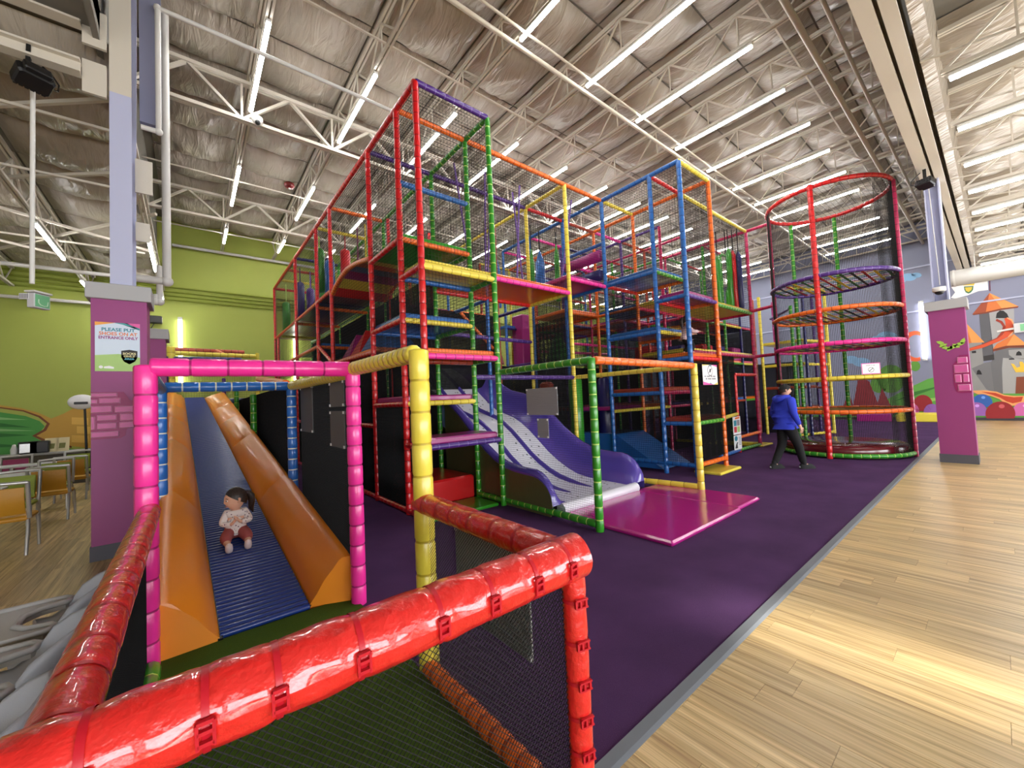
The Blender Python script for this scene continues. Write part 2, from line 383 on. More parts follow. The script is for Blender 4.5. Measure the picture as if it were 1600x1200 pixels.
for k in range(6):
    rr = random.Random(40+k); nx, ny = 14, 12; rows = []; w, l = 1.62, 1.22
    ph = [(rr.uniform(2, 7), rr.uniform(-3, 3), rr.uniform(0, 6)) for _ in range(4)]
    for i in range(nx+1):
        row = []
        for j in range(ny+1):
            u, v = i/nx, j/ny; e = (math.sin(PI*u)**.55)*(math.sin(PI*v)**.5) if 0 < u < 1 and 0 < v < 1 else 0.0
            z = -0.23*e*(1+.25*rr.uniform(-1, 1)*(0.5 if e < .9 else .2))
            for a, b_, p in ph: z += 0.014*e*math.sin(a*u*5+b_*v*5+p)
            row.append(((u-.5)*w, (v-.5)*l, z))
        rows.append(row)
    PANELS.append(MB().grid(rows).mesh('insulation_panel', INS))
rp = random.Random(5)
def panel(x, y, z):
    o = link('insulation_panel', rp.choice(PANELS), ceiling, (x, y, z)); o.scale = (rp.choice((-1, 1)), rp.choice((-1, 1)), rp.uniform(.8, 1.25))
cells = []
for k, jx in enumerate(JX):
    cx = jx+.825
    for j in range(-8, 15):
        cy = HY+.63+1.25*j
        if cy > YL: continue
        if cx > HX and cy > HY: cells.append((cx, cy, ZH+.10))
        elif cx < XB: cells.append((cx, cy, ZLO+.10))
cells = [q for q in cells if inview(q) and q[0] < XB-.3]
cells.sort(key=lambda q: inview(q)[2])
for q in cells[:298]: panel(*q)
JST = CREAM
def joist(x, y0, y1, zb, zt, axis='y', pitch=0.62):
    def P(t, z): return (x, t, z) if axis == 'y' else (t, x, z)
    m = MB(); d = .045
    for s in (-1, 1):
        off = Vector((s*.03, 0, 0)) if axis == 'y' else Vector((0, s*.03, 0))
        for z in (zb, zt): m.bar(Vector(P(y0, z))+off, Vector(P(y1, z))+off, .035, .05)
    j = part('joist', m, JST, ceiling)
    w = MB(); n = int((y1-y0)/pitch); st = (y1-y0)/n
    for i in range(n):
        a = y0+i*st; w.bar(P(a, zt if i % 2 else zb), P(a+st, zb if i % 2 else zt), .028)
        if i % 2: w.bar(P(a, zt), P(a, zb), .022)
    o = part('web_bars', w, JST, j); o['kind'] = 'stuff'
for x in JX:
    if HX+.3 < x < XB: joist(x, HY+.1, YL-.1, 7.66, 8.28)
for x in JX:
    if x < HX and x > -6: joist(x, -4, YL-.1, 5.62, 6.14)
    if abs(x+.65) < .01: joist(x, 7.7, YL-.1, 5.60, 5.95)
    if x > 2: joist(x, -6, HY-.3, 5.62, 6.14)
# girders, bridging lines
def girder(y, zb, zt, x0, x1):
    m = MB()
    for z in (zb, zt):
        m.box(x0, x1, y-.065, y-.01, z-.032, z+.032); m.box(x0, x1, y+.01, y+.065, z-.032, z+.032)
    gg = part('girder', m, CREAM, ceiling); n = int((x1-x0)/.825)
    for i in range(n):
        a = x0+i*.825; wm = MB().bar((a, y, zt if i % 2 else zb), (a+.825, y, zb if i % 2 else zt), .07, .05)
        if i % 2 == 0: wm.bar((a, y, zb), (a, y, zt), .04)
        part('web_bar', wm, CREAM, gg)
girder(8.95, 7.30, 8.05, HX, XB); girder(14.2, 7.35, 8.05, HX, XB)
bl = MB()
for y, z in ((6.1, 7.66), (12.2, 7.66), (2.2, 8.2), (16.1, 7.66)): bl.bar((HX, y, z), (XB, y, z), .03)
for y in (-2.2, -4.4): bl.bar((2, y, 5.62), (XB, y, 5.62), .03)
for y in (4.2, 7.6, 9.5, 13.0, 15.4): bl.bar((XL, y, 5.64), (HX, y, 5.64), .035)
part('bridging', bl, CREAM, ceiling)
# the long edge beam over the right-hand column row
eb = MB(); eb.box(HX, XB, .64, .80, 5.80, 5.84); eb.box(HX, XB, .715, .725, 5.84, 6.3); eb.box(HX, XB, .64, .80, 6.3, 6.34)
part('edge_beam', eb, CREAM, ceiling)
eb = MB(); eb.box(HX, XB, .47, .60, 5.80, 5.85); eb.box(HX, XB, .53, .54, 5.85, 6.3)
part('edge_beam', eb, CREAM, ceiling)
part('edge_insulation', MB().prism([(1.0, .40, 6.30), (1.0, .24, 6.22), (1.0, .30, 5.95), (1.0, .42, 5.92)], (XB-1.2, 0, 0)), INS, ceiling)
br = MB()
for k, x in enumerate(JX):
    if 2 < x < XB: br.bar((x, .42, 5.9), (x+.1, -1.6, 5.62), .025)
part('kicker_brace', br, CREAM, ceiling)
# low left bay: beams running into the left column and loose cross braces
lb = MB()
def ibeam(m, a, b, h, w):
    a, b = Vector(a), Vector(b)
    for z in (-h/2, h/2): m.bar(a+Vector((0, 0, z)), b+Vector((0, 0, z)), w, .025)
    m.bar(a, b, .015, h)
ibeam(lb, (-.95, 6.60, 6.45), (-7.5, 6.60, 6.45), .28, .16); part('roof_beam', lb, CREAM, ceiling)
lb = MB(); ibeam(lb, (-.95, 6.60, 5.78), (-7.5, 6.60, 5.78), .14, .14); part('roof_beam', lb, CREAM, ceiling)
lb = MB()
for a, b_ in (((-.6, 9.0, 5.8), (-5.5, 12.5, 5.62)), ((-.6, 13.2, 5.75), (-5.5, 9.6, 5.62)), ((-.5, 11.0, 5.9), (-5, 16.5, 5.62)), ((-.5, 16.0, 5.8), (-5.2, 12.2, 5.62)), ((-.6, 7.2, 5.95), (-4, 9.5, 5.62))):
    lb.bar(a, b_, .05)
part('cross_brace', lb, CREAM, ceiling)

# ------------------------------------------------------------------ LED tubes
TUBE = mat('led_diffuser', (1.0, 0.985, 0.96, 1), 0.4, emit=TUBE_POWER)
def light_mesh(L):
    h = MB().cbox(-.035, .035, 0, L, .018, .07, .01).mesh('housing', WHITEM)
    d = MB(); d.sweep([(0, .012, 0), (0, L-.012, 0)], .034, 8, flat=.7)
    return h, d.mesh('diffuser', TUBE)
LM = {}
def tube(x, y0, L, z, label):
    if L not in LM: LM[L] = light_mesh(L)
    t = thing('ceiling_light', label, 'light', (x, y0, z), 'white LED strip lights under the roof')
    link('housing', LM[L][0], t, (x, y0, z)); link('diffuser', LM[L][1], t, (x, y0, z))
ORD = ['first', 'second', 'third', 'fourth', 'fifth', 'sixth', 'seventh', 'eighth', 'ninth', 'tenth', 'eleventh', 'twelfth', 'thirteenth', 'fourteenth', 'fifteenth']
rows = [(2.35, 2.30, 'row nearest the front'), (6.70, 2.30, 'second row back'), (11.25, 2.30, 'third row back'), (15.45, 1.32, 'short row by the lime wall')]
for y0, L, nm in rows:
    k = 0
    for x in JX:
        if 0 < x < 23 and not (y0 < 3 and x < 4):
            if inview((x, y0, 7.58)) or inview((x, y0+L, 7.58)):
                tube(x, y0, L, 7.56, 'white LED strip on high ceiling, %s from left in %s' % (ORD[k], nm)); k += 1
k = 0
for x in JX:
    if 6.5 < x < 23.5:
        tube(x, -2.15, 2.34, 5.50, 'white LED strip, %s from the front under low roof right of the beam' % ORD[k]); k += 1
for x, y0, L, nm in ((-2.3, 11.7, 2.3, 'second from the left column, nearer pair'), (-.65, 11.7, 2.3, 'right behind the left column, nearer pair'), (-2.3, 16.0, 1.32, 'second from left column by the lime wall'), (-.65, 16.0, 1.32, 'behind left column close to lime wall')):
    tube(x, y0, L, 5.50, 'white LED strip under low left roof, '+nm)
TUBE2 = mat('wall_led_diffuser', (1.0, 0.99, 0.97, 1), 0.4, emit=9.0)
def wall_tube(p0, p1, r, label):
    t = thing('wall_light', label, 'light', p0); d = MB().sweep([p0, p1], r, 10); part('diffuser', d, TUBE2, t)
    cap = MB()
    for p, q in ((p0, p1), (p1, p0)):
        e = (Vector(q)-Vector(p)).normalized(); cap.sweep([Vector(p)-e*.05, Vector(p)+e*.03], r*1.15, 10)
    part('end_cap', cap, WHITEM, t)
wall_tube((-.21, YL-.1, 2.6), (-.21, YL-.1, 5.0), .06, 'upright glowing tube on lime wall above the yellow and brown rails')
wall_tube((3.35, YL-.1, 2.3), (3.35, YL-.1, 4.9), .06, 'upright glowing tube on lime wall seen through the red posts')
wall_tube((XB-.12, 1.97, 2.6), (XB-.12, 1.95, 5.05), .07, 'upright glowing tube on the lilac castle wall beside the plum column')

# ------------------------------------------------------------------ columns
CAPG = mat('column_cap_grey', c(170, 170, 172), 0.6)
def painted_bricks(parent, rects, place, outline):
    """a patch of bricks in low relief on a column face; place(u, v, d) -> point"""
    bm_ = mat('brick_pink', c(206, 92, 158), 0.45, var=0.18, bscale=9); jm = mat('brick_joint', c(146, 30, 96), 0.5); hm = mat('brick_light', c(232, 168, 204), 0.45)
    m = MB(); m.prism([place(u, v, 0.0) for u, v in outline], place(0, 0, .006)-place(0, 0, 0)); part('brick_patch', m, jm, parent)
    for (u0, u1, v0, v1) in rects:
        b = MB(); q = .012
        P = [place(u0, v0, .006), place(u1, v0, .006), place(u1, v1, .006), place(u0, v1, .006)]; Q = [place(u0+q, v0+q, .022), place(u1-q, v0+q, .022), place(u1-q, v1-q, .022), place(u0+q, v1-q, .022)]
        b.add(P+Q, [(4,5,6,7),(0,1,5,4),(1,2,6,5),(2,3,7,6),(3,0,4,7)])
        for k_ in range(len(b.m)): b.m[k_] = 0 if k_ == 0 else 1
        part('brick', b, [bm_, hm], parent)
def column(x0, x1, y0, y1, label, steel_top, h=3.10):
    cx, cy = (x0+x1)/2, (y0+y1)/2
    t = thing('column', label, 'column', (cx, cy, 0))
    part('cladding', MB().box(x0, x1, y0, y1, .16, h), PLUM, t)
    part('base_trim', MB().box(x0-.012, x1+.012, y0-.012, y1+.012, 0, .17), mat('base_trim_grey', c(84, 84, 94), 0.6), t, 'dark grey base strip')
    part('cap', MB().cbox(x0-.045, x1+.045, y0-.045, y1+.045, h-.02, h+.17, .008), CAPG, t, 'grey cap')
    return t
cl = column(-.89, -.40, 6.72, 7.21, 'plum boxed column with shoes sign and pink bricks by the chairs', 7)
s = MB(); s.box(-.73, -.53, 6.74, 6.765, 3.25, 5.70, 0); s.box(-.73, -.53, 6.74, 6.765, 5.70, 8.3, 1); s.box(-.64, -.62, 6.765, 7.15, 3.25, 6.0, 0); s.box(-.64, -.62, 6.765, 7.15, 6.0, 8.3, 1)
s.add([(-.73,7.15,3.25),(-.53,7.15,3.25),(-.53,7.55,8.3),(-.73,7.55,8.3),(-.73,7.18,3.25),(-.53,7.18,3.25),(-.53,7.58,8.3),(-.73,7.58,8.3)],[(0,3,2,1),(4,5,6,7),(0,1,5,4),(1,2,6,5),(2,3,7,6),(3,0,4,7)],2)
part('steel_post', s, [mat('lilac_steel', c(182, 186, 214), 0.6), CREAM, mat('lilac_steel', c(182, 186, 214), 0.6)], cl, 'lilac and cream steel column')
s = MB(); s.box(-.95, -.745, 6.66, 6.70, 5.55, 5.95); s.box(-.95, -.745, 6.66, 6.70, 6.15, 6.6); s.box(-.52, -.35, 7.0, 7.03, 4.6, 5.05); s.box(-.52, -.38, 7.0, 7.03, 3.95, 4.2)
part('gusset_plate', s, CREAM, cl)
s = MB(); s.box(-.47, -.25, 6.95, 7.02, 5.55, 8.2); part('back_flange', s, mat('lilac_steel_dark', c(120, 122, 146), 0.6), cl)
outl = [(0, .02), (.38, .02), (.44, .06), (.455, .16), (.60, .26), (.62, .33), (.62, .58), (.58, .64), (.50, .66), (.42, .80), (0, .80)]
sc = .66
def pl(u, v, d): return Vector((-.89+u*sc, 6.72-d, 1.39+v*sc*1.08))
painted_bricks(cl, [(0, .36, .05, .145), (0, .055, .185, .40), (.075, .33, .185, .29), (.075, .33, .325, .42), (.36, .58, .345, .44) if 0 else (.36, .56, .185, .29), (.0, .27, .46, .57), (.30, .58, .45, .56), (0, .08, .61, .68), (.10, .38, .61, .70), (0, .34, .72, .785), (.37, .60, .31, .43)], pl, outl)
# the poster on the left column
ps = thing('poster', 'shoes-on notice with black socks badge on the left plum column', 'poster', (-.65, 6.71, 2.22))
X0, X1, Z0, Z1, YP = -.855, -.465, 2.21, 2.80, 6.708
part('sheet', MB().box(X0, X1, YP, YP+.012, Z0, Z1), mat('poster_sky', c(208, 222, 238), 0.5), ps)
def flat_y(parent, pts, y, m, name): return part(name, MB().prism([(u, y, v) for u, v in pts], (0, -.001, 0)), m, parent)
flat_y(ps, [(X0, Z0), (X1, Z0), (X1, Z0+.17), (X0+.2, Z0+.21), (X0, Z0+.19)], YP, mat('poster_grass', c(170, 205, 120), 0.5), 'printed_hill')
flat_y(ps, [(X0, Z1), (X0+.18, Z1), (X0, Z1-.045)], YP, mat('poster_orange', c(240, 165, 70), 0.5), 'printed_corner')
flat_y(ps, [(X0+.15, Z1), (X0+.28, Z1), (X1, Z1-.08), (X1, Z1-.055), (X0+.24, Z1-.02)], YP, mat('poster_teal', c(70, 160, 165), 0.5), 'printed_corner')
flat_y(ps, [(X0+.25, Z1), (X1, Z1), (X1, Z1-.055)], YP, mat('poster_pink', c(225, 95, 165), 0.5), 'printed_corner')
RY = (PI/2, 0, 0)
text(ps, 'PLEASE PUT', .056, (-.655, YP-.001, 2.712), RY, mat('ink_teal', c(38, 130, 150), 0.5), sx=1.0)
text(ps, 'SHOES ON AT', .056, (-.655, YP-.001, 2.662), RY, mat('ink_orange', c(226, 120, 60), 0.5), sx=.93)
text(ps, 'ENTRANCE ONLY', .049, (-.655, YP-.001, 2.614), RY, mat('ink_plum', c(150, 40, 120), 0.5), sx=.86)
flat_y(ps, [(-.632, 2.46), (-.56, 2.475), (-.488, 2.46), (-.488, 2.38), (-.51, 2.33), (-.56, 2.295), (-.61, 2.33), (-.632, 2.38)], YP, mat('badge_black', c(30, 26, 24), 0.5), 'badge')
text(ps, 'SOCKS', .034, (-.56, YP-.003, 2.425), RY, mat('ink_cream', c(240, 230, 170), 0.5), sx=1.1)
text(ps, 'ONLY', .034, (-.56, YP-.003, 2.393), RY, mat('ink_cream', c(240, 230, 170), 0.5), sx=1.1)
text(ps, 'AREA', .032, (-.56, YP-.003, 2.361), RY, mat('ink_aqua', c(110, 205, 220), 0.5), sx=1.1)
lg = MB()
lg.prism([(X0+.05+.018*math.cos(2*PI*i/14), YP-.001, Z0+.05+.018*math.sin(2*PI*i/14)) for i in range(14)], (0, -.001, 0)); part('printed_logo', lg, mat('ink_white', c(240, 240, 240), .5), ps)
lg = MB(); lg.prism([(X0+.075, YP-.001, Z0+.035), (X0+.16, YP-.001, Z0+.03), (X0+.16, YP-.001, Z0+.05), (X0+.12, YP-.001, Z0+.065), (X0+.075, YP-.001, Z0+.055)], (0, -.001, 0)); part('printed_logo', lg, mat('ink_white', c(240, 240, 240), .5), ps)
cr = column(11.85, 12.36, .36, .86, 'plum boxed column with leaf sprig and pink bricks on the wood floor', 6)
part('steel_post', MB().box(11.93, 12.25, .55, .575, 3.25, 5.8).box(12.08, 12.10, .575, .75, 3.25, 5.8).box(11.93, 12.25, .75, .775, 3.25, 5.8), mat('lilac_steel', c(182, 186, 214), 0.6), cr, 'lilac steel column')
def pr(u, v, d): return Vector((11.85-d, .62-u, 1.36+v))
painted_bricks(cr, [(.10, .24, .62, .74), (.05, .24, .43, .59), (.05, .14, .24, .40), (.16, .24, .24, .40), (.08, .25, .07, .20)], pr, [(.03, .2), (.06, .05), (.12, .03), (.26, .03), (.26, .78), (.14, .78), (.10, .68), (.04, .6)])
lf = MB()
for u, v, a in ((-.10, 1.06, 2.6), (-.07, 1.0, .4), (-.04, .95, -.5), (.02, .93, -2.2), (.06, .95, .5), (.11, .97, 2.4), (.16, 1.0, .2), (.2, 1.05, 1.2)):
    ca, sa = math.cos(a), math.sin(a); pts = [(-.06, 0), (-.02, .035), (.03, .025), (.07, 0), (.02, -.03), (-.03, -.028)]
    lf.prism([pr(u+p*ca-q*sa, v+p*sa+q*ca, .001) for p, q in pts], (-.004, 0, 0))
part('leaf_sprig', lf, mat('leaf_paint', c(160, 200, 80), 0.5), cr)
column(-.80, -.33, 9.85, 10.3, 'plum boxed column farther back behind the shoes sign column', 5)
# ------------------------------------------------------------------ the climbing frame, module by module
GX = [2.55, 3.815, 5.08, 6.345, 7.61, 8.875, 10.14, 11.405, 12.67]
YA, GY = 5.02, [5.70, 6.97, 8.24, 9.50, 10.77, 12.04, 13.32, 14.58, 15.84, 17.10]
TOP = 6.26
X, Y, Z_ = (1, 0, 0), (0, 1, 0), (0, 0, 1)
x0, x1, x2, x3, x4, x5, x6, x7, x8 = GX
y0, y1, y2, y3, y4, y5, y6, y7, y8, y9 = GY
DARKNET = mat('dark_mesh_fabric', c(10, 10, 13), 0.9)

# A: tower of staggered steps
A = thing('climbing_frame', 'huge many coloured climbing frame of padded posts, stepped platforms and black nets', 'climbing frame', (5.7, 8.0, 0))
for y in (YA, y0, y1):
    pipe(A, (x0, y, 0), (x0, y, TOP), 'red', .048); pipe(A, (x1, y, 0), (x1, y, TOP), 'green', .046)
pipe(A, (x0, YA, TOP), (x1, YA, TOP), 'purple'); pipe(A, (x0, y0, TOP), (x1, y0, TOP), 'orange'); pipe(A, (x0, y1, TOP), (x1, y1, TOP), 'purple')
pipe(A, (x0, YA, TOP), (x0, y0, TOP), 'red'); pipe(A, (x0, y0, TOP), (x0, y1, TOP), 'red'); pipe(A, (x1, YA, TOP), (x1, y0, TOP), 'green'); pipe(A, (x1, y0, TOP), (x1, y1, TOP), 'green')
pipe(A, (x0, y0, 5.10), (x1, y0, 5.10), 'blue')
def level(P, xa, xb, ya, yb, z, top, front=None, left=None, right=None, back=None, r=.044):
    deck(P, xa, xb, ya, yb, z+.03, top)
    if front: pipe(P, (xa, ya, z), (xb, ya, z), front, r)
    if back: pipe(P, (xa, yb, z), (xb, yb, z), back, r)
    if left: pipe(P, (xa, ya, z), (xa, yb, z), left, r)
    if right: pipe(P, (xb, ya, z), (xb, yb, z), right, r)
level(A, x0, x1, YA, y0, 3.59, 'yellow', 'yellow', 'red', 'green', 'blue')
level(A, x0, x1, YA, y0, 2.32, 'orange', 'pink', 'red', 'green', 'brick')
level(A, x0, x1, YA, y0, 1.04, 'magenta', 'purple', 'red', 'green')
level(A, x0, x1, y0, y1, 4.21, 'green', 'orange', 'red', 'green')
level(A, x0, x1, y0, y1, 2.95, 'blue', 'yellow', 'red', 'green', 'blue')
level(A, x0, x1, y0, y1, 1.66, 'magenta', 'yellow', 'red', 'green')
part('crash_block', MB().cbox(x0+.06, x1-.06, y0+.03, y1-.03, .03, .42, .03), pad('red'), A, 'red padded block')
part('floor_mat', MB().cbox(x0+.06, x1-.06, YA+.04, y0+.0, .008, .055, .015), pad('green'), A, 'green floor mat')
pipe(A, (x1, YA, .09), (x1, y0, .09), 'green'); pipe(A, (x0, YA, .06), (x0, y0, .06), 'red'); pipe(A, (x0, y0, .06), (x0, y1, .06), 'red')
for (za, zb) in ((3.66, TOP), (2.38, 3.55)): net(A, (x0, YA, za), X, Z_, x1-x0, zb-za, .055)
net(A, (x0, YA, 2.38), Y, Z_, y1-YA, TOP-2.38, .055); net(A, (x1, YA, 2.38), Y, Z_, y1-YA, TOP-2.38, .055); net(A, (x0, YA, TOP), X, Y, x1-x0, y1-YA, .055)
net(A, (x0, y1, 4.3), X, Z_, x1-x0, TOP-4.3, .06)
net(A, (x0, y0, .1), Y, Z_, y1-y0, 1.55, .018, .0036, m_=DARKNET)
net(A, (x0, y1, .1), X, Z_, x1-x0, 4.0, .02, .0036, m_=DARKNET)

# B: long left wing towards the lime wall
B = A
for y in (y3, y4, y6, y9): pipe(B, (x0, y, 0), (x0, y, TOP), 'red', .046)
pipe(B, (x0, y8+.6, 0), (x0, y8+.6, 4.36), 'red', .044)
for a, b in ((y1, y3), (y3, y4), (y4, y6), (y6, y9)): pipe(B, (x0, a, TOP), (x0, b, TOP), 'red')
for y in (y2+.2, y3, y4, y6, y9): pipe(B, (x1, y, 0), (x1, y, TOP), 'green', .044)
for a, b in ((y1, y3), (y3, y4), (y4, y6), (y6, y9)): pipe(B, (x1, a, TOP), (x1, b, TOP), 'green')
for y, k in ((y3, 'orange'), (y4, 'yellow'), (y6, 'navy'), (y7, 'brick'), (y8, 'yellow'), (y9, 'red')): pipe(B, (x0, y, TOP), (x1, y, TOP), k)
for a, b in ((y3, y4), (y4, y6), (y6, y9)):
    pipe(B, (x0, a, 4.33), (x0, b, 4.33), 'red'); deck(B, x0, x1, a, b, 4.34, 'navy' if a != y6 else 'magenta'); pipe(B, (x1, a, 4.30), (x1, b, 4.30), 'green')
pipe(B, (x0, y3, 4.26), (x1, y3, 4.26), 'red'); pipe(B, (x0, y4, 4.20), (x1, y4, 4.20), 'orange'); pipe(B, (x0, y6, 4.25), (x1, y6, 4.25), 'orange'); pipe(B, (x0, y8, 4.25), (x1, y8, 4.25), 'yellow')
# arched bridge with soft panels
arc = [(0, 4.30), (.12, 4.42), (.28, 4.52), (.45, 4.56), (.62, 4.53), (.80, 4.46), (1, 4.36)]
A_ = [(y3+(y1-y3)*t, z-.06) for t, z in arc]
pipe_path(B, [(x0+.02, y, z) for y, z in A_], 'orange', .05, .1, name='arched_rail'); pipe_path(B, [(x1-.02, y, z) for y, z in A_], 'orange', .05, .1, name='arched_rail')
cols = ['red', 'yellow', 'magenta', 'blue', 'red', 'yellow']
for k in range(6):
    (ya, za), (yb, zb) = A_[k], A_[k+1]
    m = MB(); m.prism([(x0+.07, ya, za-.03), (x0+.07, yb, zb-.03), (x0+.07, yb, zb+.03), (x0+.07, ya, za+.03)], (x1-x0-.14, 0, 0)); part('bridge_slat', m, pad(cols[k]), B)
# lower run of the wing
pipe(B, (x0, y1, 2.60), (x0, y3, 2.66), 'red'); deck(B, x0, x1, y1, y3, 2.62, 'orange'); pipe(B, (x0, y4, 3.22), (x0, y6, 3.22), 'red'); pipe(B, (x0, y6, 3.22), (x0, y9, 3.22), 'red')
deck(B, x0, x1, y4, y6, 3.22, 'blue'); pipe(B, (x0, y4, 3.2), (x1, y4, 3.2), 'orange'); pipe(B, (x0, y3, 2.66), (x0, y4, 3.22), 'red')
pipe(B, (x0, y1, 1.30), (x0, y3, 1.30), 'red'); pipe(B, (x0, y1, .06), (x0, y3, .06), 'red'); pipe(B, (x0, y2+.2, 0), (x0, y2+.2, 2.6), 'red', .042)
pipe(B, (x0, y3, 1.3), (x0, y6, 1.3), 'crimson'); pipe(B, (x0, y3, .06), (x0, y6, .06), 'crimson')
for k, (yy, col) in enumerate(((8.95, 'magenta'), (8.35, 'red'), (7.7, 'blue'))):
    m = MB(); m.add([(x0+.1, yy-.28, 2.72), (x1-.15, yy-.28, 2.72), (x1-.15, yy+.28, 2.72), (x0+.1, yy+.28, 2.72), (x0+.35, yy, 3.25), (x1-.4, yy, 3.25)], [(3,2,1,0),(0,1,5,4),(1,2,5),(2,3,4,5),(3,0,4)])
    part('foam_wedge', m, pad(col), B)
hang = [('green', 11.3, 2.75, 5.95, 4.75), ('navy', 11.9, 3.15, 5.95, 4.7), ('blue', 11.1, 2.95, 5.6, 4.5), ('green', 12.7, 3.1, 5.5, 4.5), ('navy', 14.2, 2.85, 5.8, 4.5), ('purple', 14.4, 3.2, 5.7, 4.5), ('magenta', 15.0, 3.35, 5.4, 4.5), ('orange', 15.2, 3.55, 5.5, 4.5), ('green', 16.3, 2.8, 5.6, 4.5), ('red', 10.9, 3.3, 5.9, 4.7), ('magenta', 10.2, 3.4, 4.9, 4.45), ('yellow', 9.9, 3.5, 4.9, 4.45)]
for col, yy, xx, za, zb in hang:
    m = MB(); m.sweep([(xx, yy, zb), (xx, yy, zb+.03), (xx, yy, za-.15), (xx, yy, za-.05), (xx, yy, za)], [.06, .13, .13, .12, .05], 10); hb = part('hanging_bag', m, pad(col), B)
    part('strap', MB().bar((xx, yy, za-.02), (xx, yy, TOP), .03), tie(col), hb)
net(B, (x0, y1, 2.7), Y, Z_, y9-y1, TOP-2.7, .06); net(B, (x1, y1, 2.7), Y, Z_, y9-y1, TOP-2.7, .08); net(B, (x0, y1, TOP), Y, X, y9-y1, x1-x0, .07)
net(B, (x0, y9, 1.3), X, Z_, x1-x0, TOP-1.3, .06)
net(B, (x0, y1, .1), Y, Z_, y9-y1, 2.45, .022, .0045, m_=DARKNET)
net(B, (x1, y1, .1), Y, Z_, y9-y1, 4.1, .022, .0045, m_=DARKNET)

# C: middle bay above the big slide
C = A
pipe(C, (x3, y0, 0), (x3, y0, TOP), 'yellow', .047); pipe(C, (x3, y1, 0), (x3, y1, TOP), 'yellow', .045); pipe(C, (x4, y1, 0), (x4, y1, TOP), 'blue', .045)
pipe(C, (x1, y0, TOP), (x3, y0, TOP), 'orange'); pipe(C, (x3, y0, TOP), (x4, y0, TOP), 'orange'); pipe(C, (x1, y1, TOP), (x3, y1, TOP), 'purple'); pipe(C, (x3, y1, TOP), (x4, y1, TOP), 'red')
pipe(C, (x3, y0, TOP), (x3, y1, TOP), 'yellow'); pipe(C, (x4, y0, TOP), (x4, y1, TOP), 'blue'); pipe(C, (x4, y1, TOP), (x4, y3, TOP), 'blue')
pipe(C, (x1, y0, 3.88), (x3, y0, 3.88), 'pink'); deck(C, x1, x3, y0, y1, 3.90, 'orange'); pipe(C, (x1, y1, 3.88), (x3, y1, 3.88), 'red'); pipe(C, (x3, y0, 3.88), (x3, y1, 3.88), 'yellow')
pipe(C, (x3, y0, 4.20), (x4, y0, 4.20), 'pink'); deck(C, x3, x4, y0, y1, 4.22, 'magenta'); pipe(C, (x4, y0, 4.20), (x4, y1, 4.20), 'blue')
pipe(C, (x1, y0, 2.07), (x3, y0, 2.07), 'purple', .044)
for z, col in ((4.98, 'magenta'), (4.52, 'navy')):
    m = MB(); m.sweep([(x4, y0+.07, z), (x4, y0+.10, z), (x4, y1-.10, z), (x4, y1-.07, z)], [.10, .135, .135, .10], 14); part('padded_roller', m, pad(col), C)
pipe(C, (x4, y0, 5.24), (x4, y1, 5.24), 'blue')
def strap(P, a, b, col='purple', w=.035): part('rope_strap', MB().bar(a, b, w, .018), tie(col) if col == 'purple' else pad(col), P)
STR = mat('rope_violet', c(120, 88, 170), 0.7)
for a, b in (((3.95, 6.3, 6.2), (4.25, 6.3, 4.1)), ((4.6, 6.2, 6.2), (4.55, 6.25, 4.1)), ((4.9, 6.4, 6.2), (4.7, 6.4, 4.1)), ((5.5, 6.2, 6.2), (5.35, 6.25, 4.1)), ((5.55, 6.5, 6.2), (5.75, 6.5, 4.1)), ((6.9, 6.0, 6.2), (6.55, 6.1, 4.3))):
    part('rope_strap', MB().bar(a, b, .035, .02), STR, C)
net(C, (x1, y0, 3.95), X, Z_, x3-x1, TOP-3.95, .06); net(C, (x3, y0, 4.25), X, Z_, x4-x3, TOP-4.25, .06); net(C, (x1, y0, TOP), X, Y, x4-x1, y1-y0, .07); net(C, (x1, y1, 3.95), X, Z_, x4-x1, TOP-3.95, .06)
net(C, (x3, y0, .1), Y, Z_, y1-y0, 3.7, .024, .0036, m_=DARKNET)

# D: blue tower
D = A
yb_, yc_ = 3.785, 4.435
for y in (yb_, yc_, y0): pipe(D, (x4, y, 0), (x4, y, TOP), 'blue', .048)
pipe(D, (x5, yb_, 0), (x5, yb_, TOP), 'orange', .048); pipe(D, (x5, yc_, 0), (x5, yc_, TOP), 'purple', .045); pipe(D, (x5, y0, 0), (x5, y0, TOP), 'orange', .045)
pipe(D, (x4, yb_, TOP), (x4, yc_, TOP), 'blue'); pipe(D, (x4, yc_, TOP), (x4, y0, TOP), 'blue'); pipe(D, (x4, yb_, TOP), (x5, yb_, TOP), 'yellow'); pipe(D, (x4, yc_, TOP), (x5, yc_, TOP), 'red'); pipe(D, (x4, y0, TOP), (x5, y0, TOP), 'yellow')
pipe(D, (x5, yb_, TOP), (x5, yc_, TOP), 'orange'); pipe(D, (x5, yc_, TOP), (x5, y0, TOP), 'orange'); pipe(D, (x5, y0, TOP), (x5, y1, TOP), 'orange')
level(D, x4, x5, yc_, y0, 4.21, 'blue', 'green', 'blue', 'orange', 'red'); level(D, x4, x5, yc_, y0, 2.94, 'blue', 'yellow', 'blue', 'orange'); level(D, x4, x5, yc_, y0, 1.66, 'brick', 'crimson', 'blue', 'orange', 'yellow')
level(D, x4, x5, yb_, yc_, 3.56, 'magenta', 'purple', 'blue', 'orange', 'red'); level(D, x4, x5, yb_, yc_, 2.32, 'orange', 'red', 'blue', 'orange'); level(D, x4, x5, yb_, yc_, 1.03, 'brick', 'green', 'blue', 'orange')
pipe(D, (x4, yb_, .22), (x4, yc_, .22), 'blue'); pipe(D, (x4, yc_, .22), (x4, y0, .22), 'blue'); pipe(D, (x4, yb_, .22), (x5, yb_, .22), 'orange')
